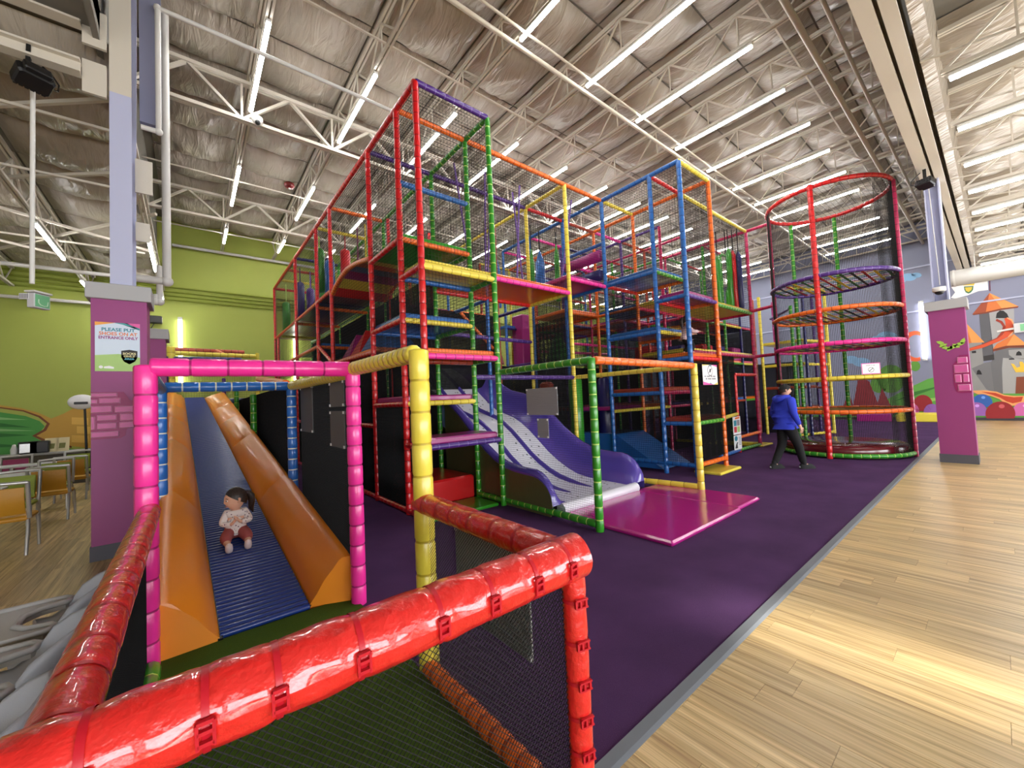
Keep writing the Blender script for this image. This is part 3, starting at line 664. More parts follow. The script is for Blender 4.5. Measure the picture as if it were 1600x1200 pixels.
part('floor_mat', MB().cbox(x4+.35, x5+.05, yb_-.28, yb_+.25, .008, .06, .015), pad('yellow'), D, 'yellow floor mat')
part('ramp', MB().prism([(x4+.06, yc_+.1, .06), (x4+.06, y1, .06), (x4+.06, y1, .75), (x4+.06, y0, .75)], (x5-x4-.12, 0, 0)), pad('blue'), D, 'blue padded ramp')
net(D, (x4, yb_, .25), Y, Z_, y0-yb_, 3.2, .045); net(D, (x4, yb_, 3.4), Y, Z_, y0-yb_, TOP-3.4, .06); net(D, (x4, yb_, 2.4), X, Z_, x5-x4, TOP-2.4, .06); net(D, (x5, yb_, 2.4), Y, Z_, y0-yb_, TOP-2.4, .06); net(D, (x4, yb_, TOP), X, Y, x5-x4, y0-yb_, .07)
net(D, (x4, yb_, .3), X, Z_, x5-x4, 1.95, .022, .0040, m_=DARKNET); net(D, (x4, y0, .1), X, Z_, x5-x4, 4.0, .026, .0036, m_=DARKNET)

# E: right bay up to the crimson face
E = A
pipe(E, (x8, yc_, 0), (x8, yc_, TOP), 'crimson', .047); pipe(E, (x5, yc_, TOP), (x8, yc_, TOP), 'yellow'); pipe(E, (x5, yc_, 3.84), (x8, yc_, 3.84), 'green'); deck(E, x5, x8, yc_, y0, 3.86, 'yellow'); pipe(E, (x8, yc_, 3.84), (x8, y0, 3.84), 'crimson')
pipe(E, (x5, y0, 3.84), (x8, y0, 3.84), 'crimson'); pipe(E, (x8, yc_, TOP), (x8, 3.80, TOP), 'crimson'); pipe(E, (x8, yc_, 3.9), (x8, 3.80, 3.95), 'crimson'); pipe(E, (x8, yc_, 2.58), (x8, 3.80, 2.60), 'crimson')
pipe(E, (x5, yc_, 2.58), (x8, yc_, 2.58), 'crimson'); deck(E, x5, x8, yc_, y0, 2.58, 'yellow'); pipe(E, (x8, yc_, TOP), (x8, y0, TOP), 'crimson'); pipe(E, (x8, y0, TOP), (x8, y1, TOP), 'crimson')
xr = 11.25
pipe(E, (xr, yc_, 0), (xr, yc_, 2.06), 'red', .045); pipe(E, (xr, yc_, 2.06), (x8, yc_, 2.06), 'red', .045); pipe(E, (x5, yb_, 1.06), (xr, yc_, 1.02), 'yellow', .042); pipe(E, (xr, yc_, .40), (x8, yc_, .42), 'orange', .042)
pipe(E, (x5+1.0, yc_-.1, .07), (xr, yc_, .07), 'blue', .045); pipe(E, (xr, yc_, .07), (x8, yc_, .07), 'green', .045); pipe(E, (x8, yc_, .06), (x8, y1, .06), 'yellow', .045)
part('floor_mat', MB().cbox(x8-.1, x8+.7, yc_-.1, y0+.6, .008, .05, .015), pad('yellow'), E, 'yellow floor mat')
for col, xx, yy, za, zb in (('green', 11.9, 4.95, 5.55, 3.95), ('green', 12.0, 4.68, 5.7, 3.95), ('red', 12.15, 4.62, 5.65, 3.95), ('navy', 12.2, 4.50, 5.6, 3.95), ('green', 12.0, 4.75, 4.6, 3.95)):
    m = MB(); m.sweep([(xx, yy, zb), (xx, yy, zb+.03), (xx, yy, za-.15), (xx, yy, za)], [.05, .075, .075, .02], 10); hb = part('hanging_bag', m, pad(col), E); part('strap', MB().bar((xx, yy, za-.02), (xx, yy, TOP), .02), NETM, hb)
net(E, (x5, yc_, 3.9), X, Z_, x8-x5, TOP-3.9, .06); net(E, (x8, yc_, 2.6), Y, Z_, y1-yc_, TOP-2.6, .06); net(E, (x5, yc_, TOP), X, Y, x8-x5, y0-yc_, .08); net(E, (x5, yc_, .1), X, Z_, xr-x5, 2.45, .024, .0042, m_=DARKNET)
net(E, (x5, y0, 0.1), X, Z_, x8-x5, 2.5, .03, .0045, m_=DARKNET)
# two notices tied to the net beside the low doorway
def notice(name, label, lo, size, yaw, draw):
    t = thing(name, label, 'sign', lo); w, h = size; ca, sa = math.cos(yaw), math.sin(yaw)
    def q(u, v, d=0.0): return Vector(lo)+Vector((ca*u+sa*d, sa*u-ca*d, v))
    m = MB(); m.prism([q(-w/2, 0), q(w/2, 0), q(w/2, h), q(-w/2, h)], q(0, 0, .008)-q(0, 0)); part('panel', m, mat('sign_white', c(236, 236, 238), 0.4), t)
    def patch(pts, mm, nm='printed_shape', d=.0085):
        mb = MB(); mb.prism([q(u*w, v*h, d) for u, v in pts], q(0, 0, .001)-q(0, 0)); part(nm, mb, mm, t)
    def txt(s_, u, v, size, mm, sx=1.0): text(t, s_, size, q(u*w, v*h, .0095), (PI/2, 0, yaw), mm, sx=sx)
    draw(patch, txt, w, h); return t
def print_rows(patch, rows, mm):
    # print too small to read in the photo: rows of letter-sized blocks
    for u0, v, h, words in rows:
        u = u0
        for n_, w_ in words:
            for k in range(n_): patch([(u, v), (u+w_*.72, v), (u+w_*.72, v+h), (u, v+h)], mm, 'printed_letter', .0095); u += w_
            u += w_*.9
INK = mat('ink_dark', c(40, 40, 44), 0.5); INKG = mat('ink_grey', c(130, 130, 136), 0.5); PNK = mat('ink_pink', c(226, 90, 170), 0.5); YLW = mat('ink_yellow', c(240, 214, 110), 0.5); TEAL = mat('ink_teal', c(38, 130, 150), 0.5); RED = mat('ink_red', c(200, 50, 60), 0.5)
def circ(cx, cy, r, asp, n=20, a0=0, a1=2*PI): return [(cx+r*math.cos(a0+(a1-a0)*i/n), cy+r*asp*math.sin(a0+(a1-a0)*i/n)) for i in range(n)]
def draw_no(patch, txt, w, h):
    patch([(-.5, 1), (.05, 1), (-.5, .93)], YLW); patch([(.5, 1), (.05, 1), (.5, .9)], PNK); patch([(-.5, 0), (.2, 0), (-.5, .16)], PNK); patch([(.5, 0), (.2, 0), (.5, .12)], YLW)
    patch(circ(0, .70, .17, w/h), INK, 'printed_ring', .0085); patch(circ(0, .70, .15, w/h), mat('sign_white', c(236, 236, 238), 0.4), 'printed_disc', .0092)
    patch([(-.03, .62), (.03, .62), (.05, .72), (.02, .80), (-.02, .78), (-.05, .70)], INK, 'printed_figure', .0100); patch([(-.12, .60), (-.10, .58), (.12, .80), (.10, .82)], INK, 'printed_bar', .0105)
    patch([(-.1, .99), (.16, .99), (.06, .92)], TEAL); patch([(-.1, .06), (.12, .03), (-.02, .10)], TEAL); print_rows(patch, [(-.40, .38, .07, [(2, .055), (4, .055), (2, .055), (3, .055)]), (-.33, .26, .07, [(2, .055), (4, .055), (5, .055)])], INKG)
def draw_rules1(patch, txt, w, h):
    patch([(-.25, .85), (.38, .87), (.40, .98), (-.15, .96)], mat('ink_orange', c(226, 120, 60), 0.5), 'printed_title')
    for k in range(2):
        for j in range(2): patch([(-.4+.42*k, .12+.36*j), (-.04+.42*k, .12+.36*j), (-.04+.42*k, .44+.36*j), (-.4+.42*k, .44+.36*j)], (RED, TEAL, mat('poster_grass', c(170, 205, 120), 0.5), INKG)[k*2+j], 'printed_picture')
def draw_rules2(patch, txt, w, h):
    patch(circ(-.22, .78, .2, .9), TEAL, 'printed_disc'); patch([(-.4, .12), (-.2, .1), (-.05, .12), (-.1, .38), (.02, .5), (-.12, .52), (-.28, .36)], INK, 'printed_figure')
    for k in range(6): patch([(.12, .80-.1*k), (.44, .80-.1*k), (.44, .84-.1*k), (.12, .84-.1*k)], INKG, 'printed_line')
notice('notice', 'white notice with ring symbol between the blue and orange posts', (8.27, 3.735, 1.78), (.64, .41), 0, draw_no)
notice('notice', 'upper picture notice low beside the red doorway', (11.02, 4.38, .50), (.46, .46), 0, draw_rules1)
notice('notice', 'lower white picture notice near the floor by the red doorway', (11.02, 4.38, .11), (.46, .37), 0, draw_rules2)

# G: inner grid behind the visible bays
G = A
pc = {(x4, y2): 'blue', (x4, y3): 'blue', (x5, y1): 'orange', (x5, y2): 'purple', (x5, y3): 'orange', (x6, y0): 'crimson', (x6, y1): 'purple', (x6, y2): 'crimson', (x6, y3): 'yellow', (x7, y0): 'green', (x7, y1): 'brick', (x7, y2): 'green', (x7, y3): 'blue', (x8, y0): 'green', (x8, y1): 'crimson', (x8, y2): 'green', (x8, y3): 'yellow',
      (x1+.02, y2+1.0): 'red', (x2, y1): 'blue', (x2, y3): 'red', (x3, y2): 'brick', (x3, y3): 'red', (x2, y4): 'orange', (x3, y4): 'blue', (x4, y4): 'brick', (x5, y4): 'yellow', (x6, y4): 'red', (x7, y4): 'navy', (x8, y4): 'green'}
for (xx, yy), col in pc.items():
    low = yy in (y2+1.0,) ; pipe(G, (xx, yy, 0), (xx, yy, 3.9 if (xx == x2 and yy == y1) else TOP), col, .043)
rg = random.Random(11); pal = ['orange', 'yellow', 'red', 'crimson', 'purple', 'green', 'blue', 'brick', 'pink', 'navy']
xs_ = [x4, x5, x6, x7, x8]; ys_ = [y0, y1, y2, y3, y4]
toprail = {}
for yy in ys_[1:]:
    for a, b in zip(xs_[:-1], xs_[1:]):
        pipe(G, (a, yy, TOP), (b, yy, TOP), rg.choice(pal), .042)
for xx in xs_[1:]:
    for a, b in zip(ys_[:-1], ys_[1:]):
        if not (xx == x5 and a == y0) and not (xx == x8 and a == y0): pipe(G, (xx, a, TOP), (xx, b, TOP), {x5: 'orange', x6: 'purple', x7: 'crimson', x8: 'green'}[xx], .042)
for a, b in ((y1, y2), (y2, y3), (y3, y4)):
    pipe(G, (x3, a, TOP), (x3, b, TOP), 'yellow', .042)
for xx, zz, col in ((x5, 3.86, 'orange'), (x6, 3.86, 'brick'), (x7, 3.86, 'crimson')):
    for a, b in zip(ys_[:-1], ys_[1:]): pipe(G, (xx, a, zz), (xx, b, zz), col, .04)
dk = ['magenta', 'brick', 'blue', 'orange', 'crimson', 'navy', 'purple']
for i, (a, b) in enumerate(zip(xs_[:-1], xs_[1:])):
    for j, (p, q) in enumerate(zip(ys_[:-1], ys_[1:])):
        if i == 0 and j == 0: pass
        z = (3.88, 3.88, 2.62, 3.88)[(i+j) % 4]
        if not (i == 0 and j == 0): deck(G, a, b, p, q, z, dk[(i*2+j*3) % 7]); pipe(G, (a, p, z-.02), (b, p, z-.02), rg.choice(pal), .04)
        deck(G, a, b, p, q, 1.30, dk[(i*3+j) % 7]); pipe(G, (a, p, 1.28), (b, p, 1.28), rg.choice(pal), .04)
        if j < 3: pipe(G, (a, q, 5.1), (b, q, 5.1), rg.choice(pal), .04)
for a, b in ((x2, x3), (x1, x2)):
    for p, q, z in ((y2+.3, y3, 3.88), (y3, y4, 2.63), (y4, y5, 2.63)):
        deck(G, a, b, p, q, z, rg.choice(dk)); pipe(G, (a, p, z), (b, p, z), rg.choice(pal), .04)
for a, b in ((y1, y2), (y2, y3)): pipe(G, (x2, a, 3.86), (x2, b, 3.86), 'blue', .042); pipe(G, (x3, a, 3.86), (x3, b, 3.86), 'navy', .042)
for col, xx, yy, za, zb, r in (('green', 7.05, 7.6, 5.6, 4.35, .07), ('blue', 7.5, 7.75, 5.7, 4.3, .13), ('green', 7.95, 7.55, 5.9, 4.3, .07), ('blue', 6.9, 8.9, 5.7, 4.3, .09)):
    m = MB(); m.sweep([(xx, yy, zb), (xx, yy, zb+.03), (xx, yy, za-.35), (xx, yy, za)], [r*.7, r, r, .02], 10); hb = part('hanging_bag', m, pad(col), G); part('strap', MB().bar((xx, yy, za-.02), (xx, yy, TOP), .02), NETM, hb)
# tall punch bags behind the slide and soft cones on the platforms
for col, xx, yy, za, zb, r in (('brick', 6.7, 6.9, 2.05, .35, .17), ('green', 7.05, 6.3, 2.10, .35, .16), ('navy', 8.0, 6.2, 2.1, .2, .17), ('orange', 8.55, 6.5, 2.1, .3, .15)):
    m = MB(); m.sweep([(xx, yy, zb), (xx, yy, zb+.05), (xx, yy, za-.06), (xx, yy, za)], [r*.8, r, r, r*.6], 14); hb = part('punch_bag', m, pad(col), G); part('chain', MB().bar((xx, yy, za), (xx, yy, 2.6), .015), STEEL, hb)
m = MB(); m.lathe([(.30, 2.70), (.27, 3.0), (.14, 3.35), (.03, 3.45)], 16, (8.2, 7.9, 0)); part('soft_cone', m, pad('green'), G)
m = MB(); m.lathe([(.55, 2.70), (.45, 3.0), (.05, 3.6)], 4, (6.7, 9.2, 0), sm=False); part('soft_pyramid', m, pad('red'), G)
part('soft_block', MB().cbox(8.0, 8.5, 9.2, 9.7, 2.7, 4.3, .04), pad('magenta'), G); part('soft_block', MB().cbox(11.6, 12.5, 6.0, 6.6, 2.7, 3.1, .05), pad('navy'), G); part('soft_block', MB().cbox(11.8, 12.5, 7.2, 7.8, 2.7, 3.25, .05), pad('red'), G)
pipe(G, (x3, y3, 2.7), (x2, y2+.6, 1.2), 'yellow', .04); pipe(G, (x5, y2, 3.3), (x8, y2, 3.3), 'pink', .042); pipe(G, (x4, y2, 3.0), (x8, y3, 3.25), 'pink', .042); pipe(G, (x2+.1, y2, 3.85), (x3-.2, y2, 3.0), 'orange', .042); pipe(G, (x1, y1, 3.05), (x3, y1, 3.0), 'purple', .042)
for yy in (y1, y2, y3): net(G, (x4, yy, 2.6), X, Z_, x8-x4, TOP-2.6, .085)
for xx in (x5, x6, x8): net(G, (xx, y0, 2.6), Y, Z_, y4-y0, TOP-2.6, .085)
net(G, (x3, y1, TOP), X, Y, x8-x3, y4-y1, .09); net(G, (x1, y4, .1), X, Z_, x8-x1, TOP-.1, .05, .003); net(G, (x8, y1, .05), Y, Z_, y4-y1, 3.8, .024, .0055, m_=DARKNET)
net(G, (x1, y2+.02, .05), X, Z_, x3-x1, 3.8, .02, .0080, m_=DARKNET); net(G, (x3, y2+.02, .05), X, Z_, x8-x3, 2.5, .02, .0082, m_=DARKNET); net(G, (x4+.02, y1, .05), Y, Z_, y2-y1, 3.7, .024, .006, m_=DARKNET)
# the frame goes on past the crimson face, dark and cluttered
x9, x10, x11 = 13.935, 15.2, 16.465
for (xx, yy), col in {(x9, y0): 'green', (x9, y1): 'yellow', (x10, y0): 'navy', (x10, y1): 'green', (x11, y0): 'brick', (x11, y1): 'blue', (x9, y2): 'red', (x10, y2): 'yellow', (x11, y2): 'green'}.items(): pipe(G, (xx, yy, 0), (xx, yy, TOP if xx < x11 else 5.0), col, .043)
for i, (a, b) in enumerate(((x8, x9), (x9, x10), (x10, x11))):
    for j, (p, q) in enumerate(((y0, y1), (y1, y2))):
        for z in (1.30, 2.58, 3.86):
            deck(G, a, b, p, q, z, dk[(i+2*j+int(z)) % 7]); pipe(G, (a, p, z-.02), (b, p, z-.02), ('yellow', 'crimson', 'brick', 'green')[(i+j+int(z)) % 4], .04)
        pipe(G, (a, p, TOP), (b, p, TOP), ('crimson', 'green', 'red')[(i+j) % 3], .042) if i < 2 else None
net(G, (x8, y1-.02, .05), X, Z_, x11-x8, 3.8, .022, .0095, m_=DARKNET); net(G, (x11, y0, .05), Y, Z_, y2-y0, 3.8, .022, .0095, m_=DARKNET); net(G, (x11, yc_, .05), Y, Z_, y0-yc_, 2.5, .022, .0095, m_=DARKNET); net(G, (x8, y0, 3.9), X, Z_, x10-x8, TOP-3.9, .07)
for col, xx, yy in (('red', 13.3, 6.3), ('navy', 14.4, 6.3), ('magenta', 15.6, 6.3)): part('soft_block', MB().cbox(xx-.35, xx+.35, yy-.3, yy+.3, 2.70, 3.2, .05), pad(col), G)
# ------------------------------------------------------------------ slide bay frame
H = A
pipe(H, (3.86, 3.17, 0), (3.86, 3.17, 2.13), 'green', .052, .15); pipe(H, (6.46, 3.17, 0), (6.46, 3.17, 2.12), 'yellow', .055, .2)
pipe(H, (3.86, YA-.05, 2.10), (3.86, 3.17, 2.10), 'green', .05, .15); pipe(H, (3.92, 3.17, 2.10), (6.42, 3.17, 2.08), 'orange', .052, .17); pipe(H, (x3+.04, y0-.05, 2.07), (6.44, 3.22, 2.07), 'yellow', .045)
pipe(H, (3.86, YA-.05, .09), (3.86, 3.2, .09), 'green', .048, .15); pipe(H, (6.46, 3.22, .10), (6.30, 4.3, .10), 'yellow', .048, .2)
net(H, (3.86, 3.22, .14), Y, Z_, 1.75, 1.92, .03, .0012)
def plate(name, label, x, ya, yb, za, zb, m_, cat='sign'):
    t = thing(name, label, cat, (x, (ya+yb)/2, za)); part('panel', MB().box(x-.012, x-.004, ya, yb, za, zb), m_, t)
    z_ = MB()
    for yy in (ya+.015, yb-.015):
        for zz in (za+.015, zb-.015): z_.box(x-.02, x-.002, yy-.012, yy+.012, zz-.012, zz+.012)
    part('cable_tie', z_, mat('tie_white', c(235, 235, 235), 0.5), t); return t
CORR = mat('corrugated_grey', c(150, 152, 154), 0.55, bump=0.25, bscale=4, stretch=(1, 1, 40))
plate('sign_back', 'larger blank grey sign back tied to net above the slide', 3.86, 3.77, 4.40, 1.42, 1.80, CORR); plate('sign_back', 'small blank grey sign back hanging under the larger one by the slide', 3.86, 3.97, 4.19, 1.10, 1.37, CORR)

# ------------------------------------------------------------------ big purple slide with three speckled lanes
SL = thing('wave_slide', 'wide purple wave slide with three white speckled lanes', 'slide', (5.0, 4.2, 0))
PURP = mat('slide_purple', c(84, 70, 160), 0.22, coat=0.4, bump=0.03, bscale=3)
def speckle():
    m = bpy.data.materials.new('speckled_white'); m.use_nodes = True; nt = m.node_tree; b = nt.nodes['Principled BSDF']; N = nt.nodes.new; K = nt.links.new
    tc = N('ShaderNodeTexCoord'); vo = N('ShaderNodeTexVoronoi'); vo.inputs['Scale'].default_value = 7.5; vo.inputs['Randomness'].default_value = .8; K(tc.outputs['Object'], vo.inputs['Vector'])
    cr = N('ShaderNodeValToRGB'); cr.color_ramp.interpolation = 'CONSTANT'; cr.color_ramp.elements[0].color = c(34, 60, 60); cr.color_ramp.elements[1].position = .15; cr.color_ramp.elements[1].color = c(216, 218, 228)
    K(vo.outputs['Distance'], cr.inputs[0]); K(cr.outputs[0], b.inputs['Base Color']); b.inputs['Roughness'].default_value = .3; b.inputs['Coat Weight'].default_value = .3; return m
SPK = speckle()
prof = [(3.95, .17), (3.965, .17), (3.99, .17), (4.03, .17), (4.08, .172), (4.14, .173), (4.22, .175), (4.33, .177), (4.5, .18), (4.75, .195), (5.0, .235), (5.25, .32), (5.5, .44), (5.75, .59), (6.0, .78), (6.3, 1.0), (6.55, 1.15), (6.8, 1.26), (7.1, 1.34), (7.4, 1.42), (7.7, 1.58), (8.0, 1.78), (8.4, 2.06), (8.8, 2.32), (9.2, 2.52), (9.6, 2.62), (10.2, 2.64)]
def wall_h(y): return (.45*math.sqrt(max(0, 1-max(0, 1-(y-3.95)/.42)**2))) if y < 5.2 else .45+.06*math.sin((y-5.2)*1.3)
XLs, XRs = 3.90, 6.0
rows = []
for y, z in prof:
    w = wall_h(y); t = min(1, max(0, (y-4.25)/.6)); dv = .075*t
    r = [(XLs-.06, y, z+w*.86), (XLs-.03, y, z+w), (XLs+.03, y, z+w), (XLs+.08, y, z+w*.55), (XLs+.14, y, z+w*.18), (XLs+.22, y, z+.012)]
    LW = (XRs-XLs-.58)/3
    for k in range(3):
        a = XLs+.22+k*LW; r += [(a+.01, y, z), (a+LW-.10, y, z)]
        if k < 2: r += [(a+LW-.085, y, z+dv*.6), (a+LW-.05, y, z+dv), (a+LW-.015, y, z+dv*.6)]
    a = XLs+.22+3*LW; r += [(a, y, z+.02), (a+.10, y, z+w*.12), (a+.18, y, z+w*.35), (a+.26, y, z+w*.75), (XRs-.04, y, z+w), (XRs+.02, y, z+w), (XRs+.05, y, z+w*.86)]
    rows.append(r)
m = MB().grid(rows)
m.grid([[(XLs-.06, y, z+wall_h(y)*.86) , (XLs-.05, y, max(0.01, z-.10))] for y, z in prof]); m.grid([[(XRs+.05, y, z+wall_h(y)*.86), (XRs+.04, y, max(0.01, z-.12))] for y, z in prof])
part('shell', m, PURP, SL)
for k in range(3):
    a = XLs+.22+k*LW; rr_ = []
    for y, z in prof:
        t = min(1, max(0, (y-4.25)/.6)); rr_.append([(a+.01-.02*(1-t), y, z+.006), (a+LW*.45, y, z+.008), (a+LW-.10+.11*(1-t), y, z+.006)])
    part('slide_lane', MB().grid(rr_), SPK, SL, 'white lane with small dark speckles')
part('lip', MB().sweep([(XLs+.10, 3.95, .10), (XRs-.22, 3.95, .10)], .085, 12), mat('slide_white', c(212, 212, 220), 0.3, coat=.3), SL, 'white rounded front lip')
m = MB(); pr_ = [(y, z+wall_h(y)*.8) for y, z in prof if y < 6.9]
m.prism([(XLs-.065, y, z) for y, z in pr_]+[(XLs-.065, 6.8, .02), (XLs-.065, 4.0, .02)], (.02, 0, 0)); part('side_cover', m, mat('olive_cover', c(84, 84, 52), 0.35, bump=.4, bscale=5), SL, 'olive vinyl skirt under the slide side')
for xx in (XLs+.1, XRs-.1): part('support_leg', MB().sweep([(xx, 9.6, 0), (xx, 9.6, 2.5)], .04, 8), STEEL, SL)
mt = thing('crash_mat', 'glossy magenta landing mat at the foot of the purple slide', 'mat', (5.2, 2.9, 0))
MATM = mat('mat_magenta', c(186, 36, 134), 0.16, coat=0.5, bump=0.22, bscale=2.2, stretch=(.5, 2.5, 1))
part('panel', MB().cbox(3.98, 5.75, 2.30, 3.90, .009, .065, .02), MATM, mt); part('panel', MB().cbox(5.755, 6.50, 2.33, 3.92, .009, .065, .02), MATM, mt)

# ------------------------------------------------------------------ round tower
RX, RY_, RR = 12.45, 2.52, 1.25
R = thing('round_tower', 'round netted climbing tower with coloured hoops and woven floors', 'climbing frame', (RX, RY_, 0))
for ang, col, tt in ((PI, 'red', 6.32), (1.5*PI, 'crimson', 6.26), (.5*PI, 'crimson', 6.26), (.28*PI, 'green', 6.26), (0.02*PI, 'green', 6.26), (.72*PI, 'crimson', 0)):
    if tt: pipe(R, (RX+RR*math.cos(ang), RY_+RR*math.sin(ang), 0), (RX+RR*math.cos(ang), RY_+RR*math.sin(ang), tt), col, .055 if col == 'red' else .048, .15)
for z, col in ((6.26, 'red'), (4.18, 'purple'), (3.38, 'orange'), (2.60, 'pink'), (1.81, 'yellow'), (1.05, 'orange'), (.085, 'green')):
    pipe_path(R, ring_pts(RX, RY_, z, RR-.02, 48), col, .05, .15, closed=True, name='hoop')
SC = ['tie_black', 'x', 'y']
SM = [mat('strap_black', c(20, 20, 24), .8), mat('strap_red', c(150, 24, 30), .7), mat('strap_yellow', c(200, 170, 40), .7), mat('strap_green', c(40, 90, 40), .7)]
for li, z in enumerate((4.18, 3.38, 2.60, 1.05)):
    for k in range(-6, 7):
        o_ = k*.18; h_ = math.sqrt(max(.01, (RR-.06)**2-o_*o_))
        part('web_strap', MB().bar((RX+o_, RY_-h_, z+.006), (RX+o_, RY_+h_, z+.006), .05, .006), SM[(k+li) % 4], R)
        part('web_strap', MB().bar((RX-h_, RY_+o_, z-.006), (RX+h_, RY_+o_, z-.006), .05, .006), SM[(k*3+li+1) % 4], R)
m = MB(); n_ = 210
for k in range(n_):
    a = 2*PI*k/n_; p = Vector((RX+(RR-.02)*math.cos(a), RY_+(RR-.02)*math.sin(a), .1)); e = Vector((-math.sin(a), math.cos(a), 0))*.0042; f_ = Vector((math.cos(a), math.sin(a), 0))*.0042; h_ = Vector((0, 0, 6.16))
    if abs(a-PI) < .95: continue                                                   # the climbing side facing the room is only coarsely netted
    m.add([p+e, p-e+f_, p-e-f_, p+e+h_, p-e+f_+h_, p-e-f_+h_], [(0,1,4,3),(1,2,5,4),(2,0,3,5)])
zz = .12
while zz < 6.25:
    pts = ring_pts(RX, RY_, zz, RR-.02, 44, -PI+.97, PI-.97); m.sweep(pts, .0022, 3, caps=False, sm=False); zz += .036
nt_ = part('safety_net', m, NETM, R)
m = MB()
for k in range(-12, 13):
    o_ = k*.1; h_ = math.sqrt(max(.01, (RR-.03)**2-o_*o_)); m.bar((RX+o_, RY_-h_, 6.26), (RX+o_, RY_+h_, 6.26), .004); m.bar((RX-h_, RY_+o_, 6.265), (RX+h_, RY_+o_, 6.265), .004)
part('roof_net', m, NETM, R)
m = MB(); m.lathe([(RR-.14, .01), (RR-.09, .05), (RR-.09, .24), (RR-.13, .28), (.02, .285)], 40, (RX, RY_, 0)); part('floor_pad', m, mat('maroon_vinyl', c(96, 18, 30), 0.18, coat=.5, bump=.15, bscale=3), R, 'glossy maroon round floor pad')
def draw_ring(patch, txt, w, h):
    patch([(-.5, 0), (.5, 0), (.5, 1), (-.5, 1)], PNK, 'printed_border', .0083); patch([(-.46, .07), (.46, .07), (.46, .93), (-.46, .93)], mat('sign_white', c(236, 236, 238), 0.4), 'printed_field', .0088)
    print_rows(patch, [(-.27, .76, .07, [(8, .032), (2, .032), (4, .032)])], INKG); patch(circ(0, .40, .16, w/h), INK, 'printed_ring', .0092); patch(circ(0, .40, .135, w/h), mat('sign_white', c(236, 236, 238), 0.4), 'printed_disc', .0095); patch([(-.12, .28), (-.09, .25), (.12, .52), (.09, .55)], INK, 'printed_bar', .010)
notice('notice', 'small pink edged sign clipped above the yellow hoop of the round tower', (RX-RR*.83, RY_-RR*.62, 1.86), (.34, .24), -PI/2+.65, draw_ring)

# small yellow and purple frame seen far behind the round tower
KF = thing('far_frame', 'small yellow and purple frame far behind the round tower', 'climbing frame', (16.5, 4.0, 0))
for xx, yy, col in ((17.3, 3.72, 'yellow'), (15.7, 4.3, 'green'), (16.1, 4.05, 'navy'), (18.2, 4.3, 'purple'), (16.2, 5.4, 'yellow'), (17.6, 5.4, 'magenta')): pipe(KF, (xx, yy, 0), (xx, yy, 5.0 if col != 'green' else 4.4), col, .05)
for a, b, col in (((15.7, 4.3, 5.0), (17.3, 3.72, 5.0), 'yellow'), ((17.3, 3.72, 5.0), (18.2, 4.3, 5.0), 'yellow'), ((15.7, 4.3, 4.3), (17.3, 5.4, 4.3), 'purple'), ((16.1, 4.05, 3.2), (17.3, 3.72, 3.2), 'yellow'), ((16.1, 4.05, 2.4), (17.3, 3.72, 2.4), 'yellow'), ((17.3, 3.72, 1.6), (18.2, 4.3, 1.6), 'brick'), ((16.1, 4.05, .9), (17.3, 3.72, .9), 'yellow'), ((15.7, 4.3, .06), (17.3, 3.72, .06), 'yellow')): pipe(KF, a, b, col, .045)
for z in (.9, 1.6, 2.4, 3.2): deck(KF, 16.2, 17.5, 4.1, 5.4, z, 'brick' if z < 2 else 'yellow')
net(KF, (16.1, 4.1, .1), X, Z_, 1.9, 4.8, .07, .003)
def bench(label, xx, ya, yb, col):
    t = thing('foam_bench', label, 'bench', (xx, (ya+yb)/2, 0)); part('seat', MB().cbox(xx, xx+.5, ya, yb, .008, .33, .03), pad(col), t); part('back', MB().cbox(xx+.42, xx+.6, ya, yb, .3, .36, .02), pad(col), t)
bench('magenta foam bench by the lilac wall behind the round tower', 23.2, 3.0, 4.15, 'magenta'); bench('yellow foam bench at the lilac wall left of the plum column', 23.2, 1.45, 2.88, 'yellow')

# ------------------------------------------------------------------ long roller slide for toddlers
T = thing('roller_slide', 'long blue roller slide between orange padded side walls', 'slide', (.45, 3.6, 0))
SA, SB = 3.62, 12.5
def sl(t, a, b): return Vector(a).lerp(Vector(b), t)
BL, BR, TL, TR = (.16, 3.62, .04), (.75, 3.68, .04), (-.08, 12.5, 2.05), (.29, 12.5, 2.04)
ROLL = MB().sweep([(-.5, 0, 0), (.5, 0, 0)], .026, 10).mesh('roller', [mat('roller_blue', c(22, 52, 128), 0.28, coat=.3)])
NR = 172
for k in range(NR):
    t = (k+.3)/NR; a, b = sl(t, BL, TL), sl(t, BR, TR); o = link('roller', ROLL, T, (a+b)/2); o.scale = ((b-a).length*.99, 1, 1)
m = MB()
for e in ((BL, TL), (BR, TR)): m.bar(Vector(e[0])-Vector((0, 0, .03)), Vector(e[1])-Vector((0, 0, .03)), .03, .07)
m.prism([Vector(BL)+Vector((0, .05, -.06)), Vector(BR)+Vector((0, 0, -.06)), Vector(TR)+Vector((0, 0, -.06)), Vector(TL)+Vector((0, 0, -.06))], (0, 0, -.02)); part('side_rail', m, BLACK, T)
ORV = mat('vinyl_wall_orange', c(238, 142, 34), 0.38, coat=.2, bump=.14, bscale=5)
LI, LO, LT, LTO = (BL, TL), ((-.20, 3.60, .0), (-.44, 12.5, 1.85)), ((-.12, 3.62, .40), (-.27, 12.5, 2.20)), ((-.205, 3.60, .40), (-.40, 12.5, 2.20))
RI, RO, RT, RTO = (BR, TR), ((1.06, 3.55, .0), (.74, 12.5, 1.85)), ((.98, 3.58, .40), (.64, 12.5, 2.18)), ((1.06, 3.55, .40), (.71, 12.5, 2.17))
cuts = [0, .245, .50, .68, .82, 1.0]
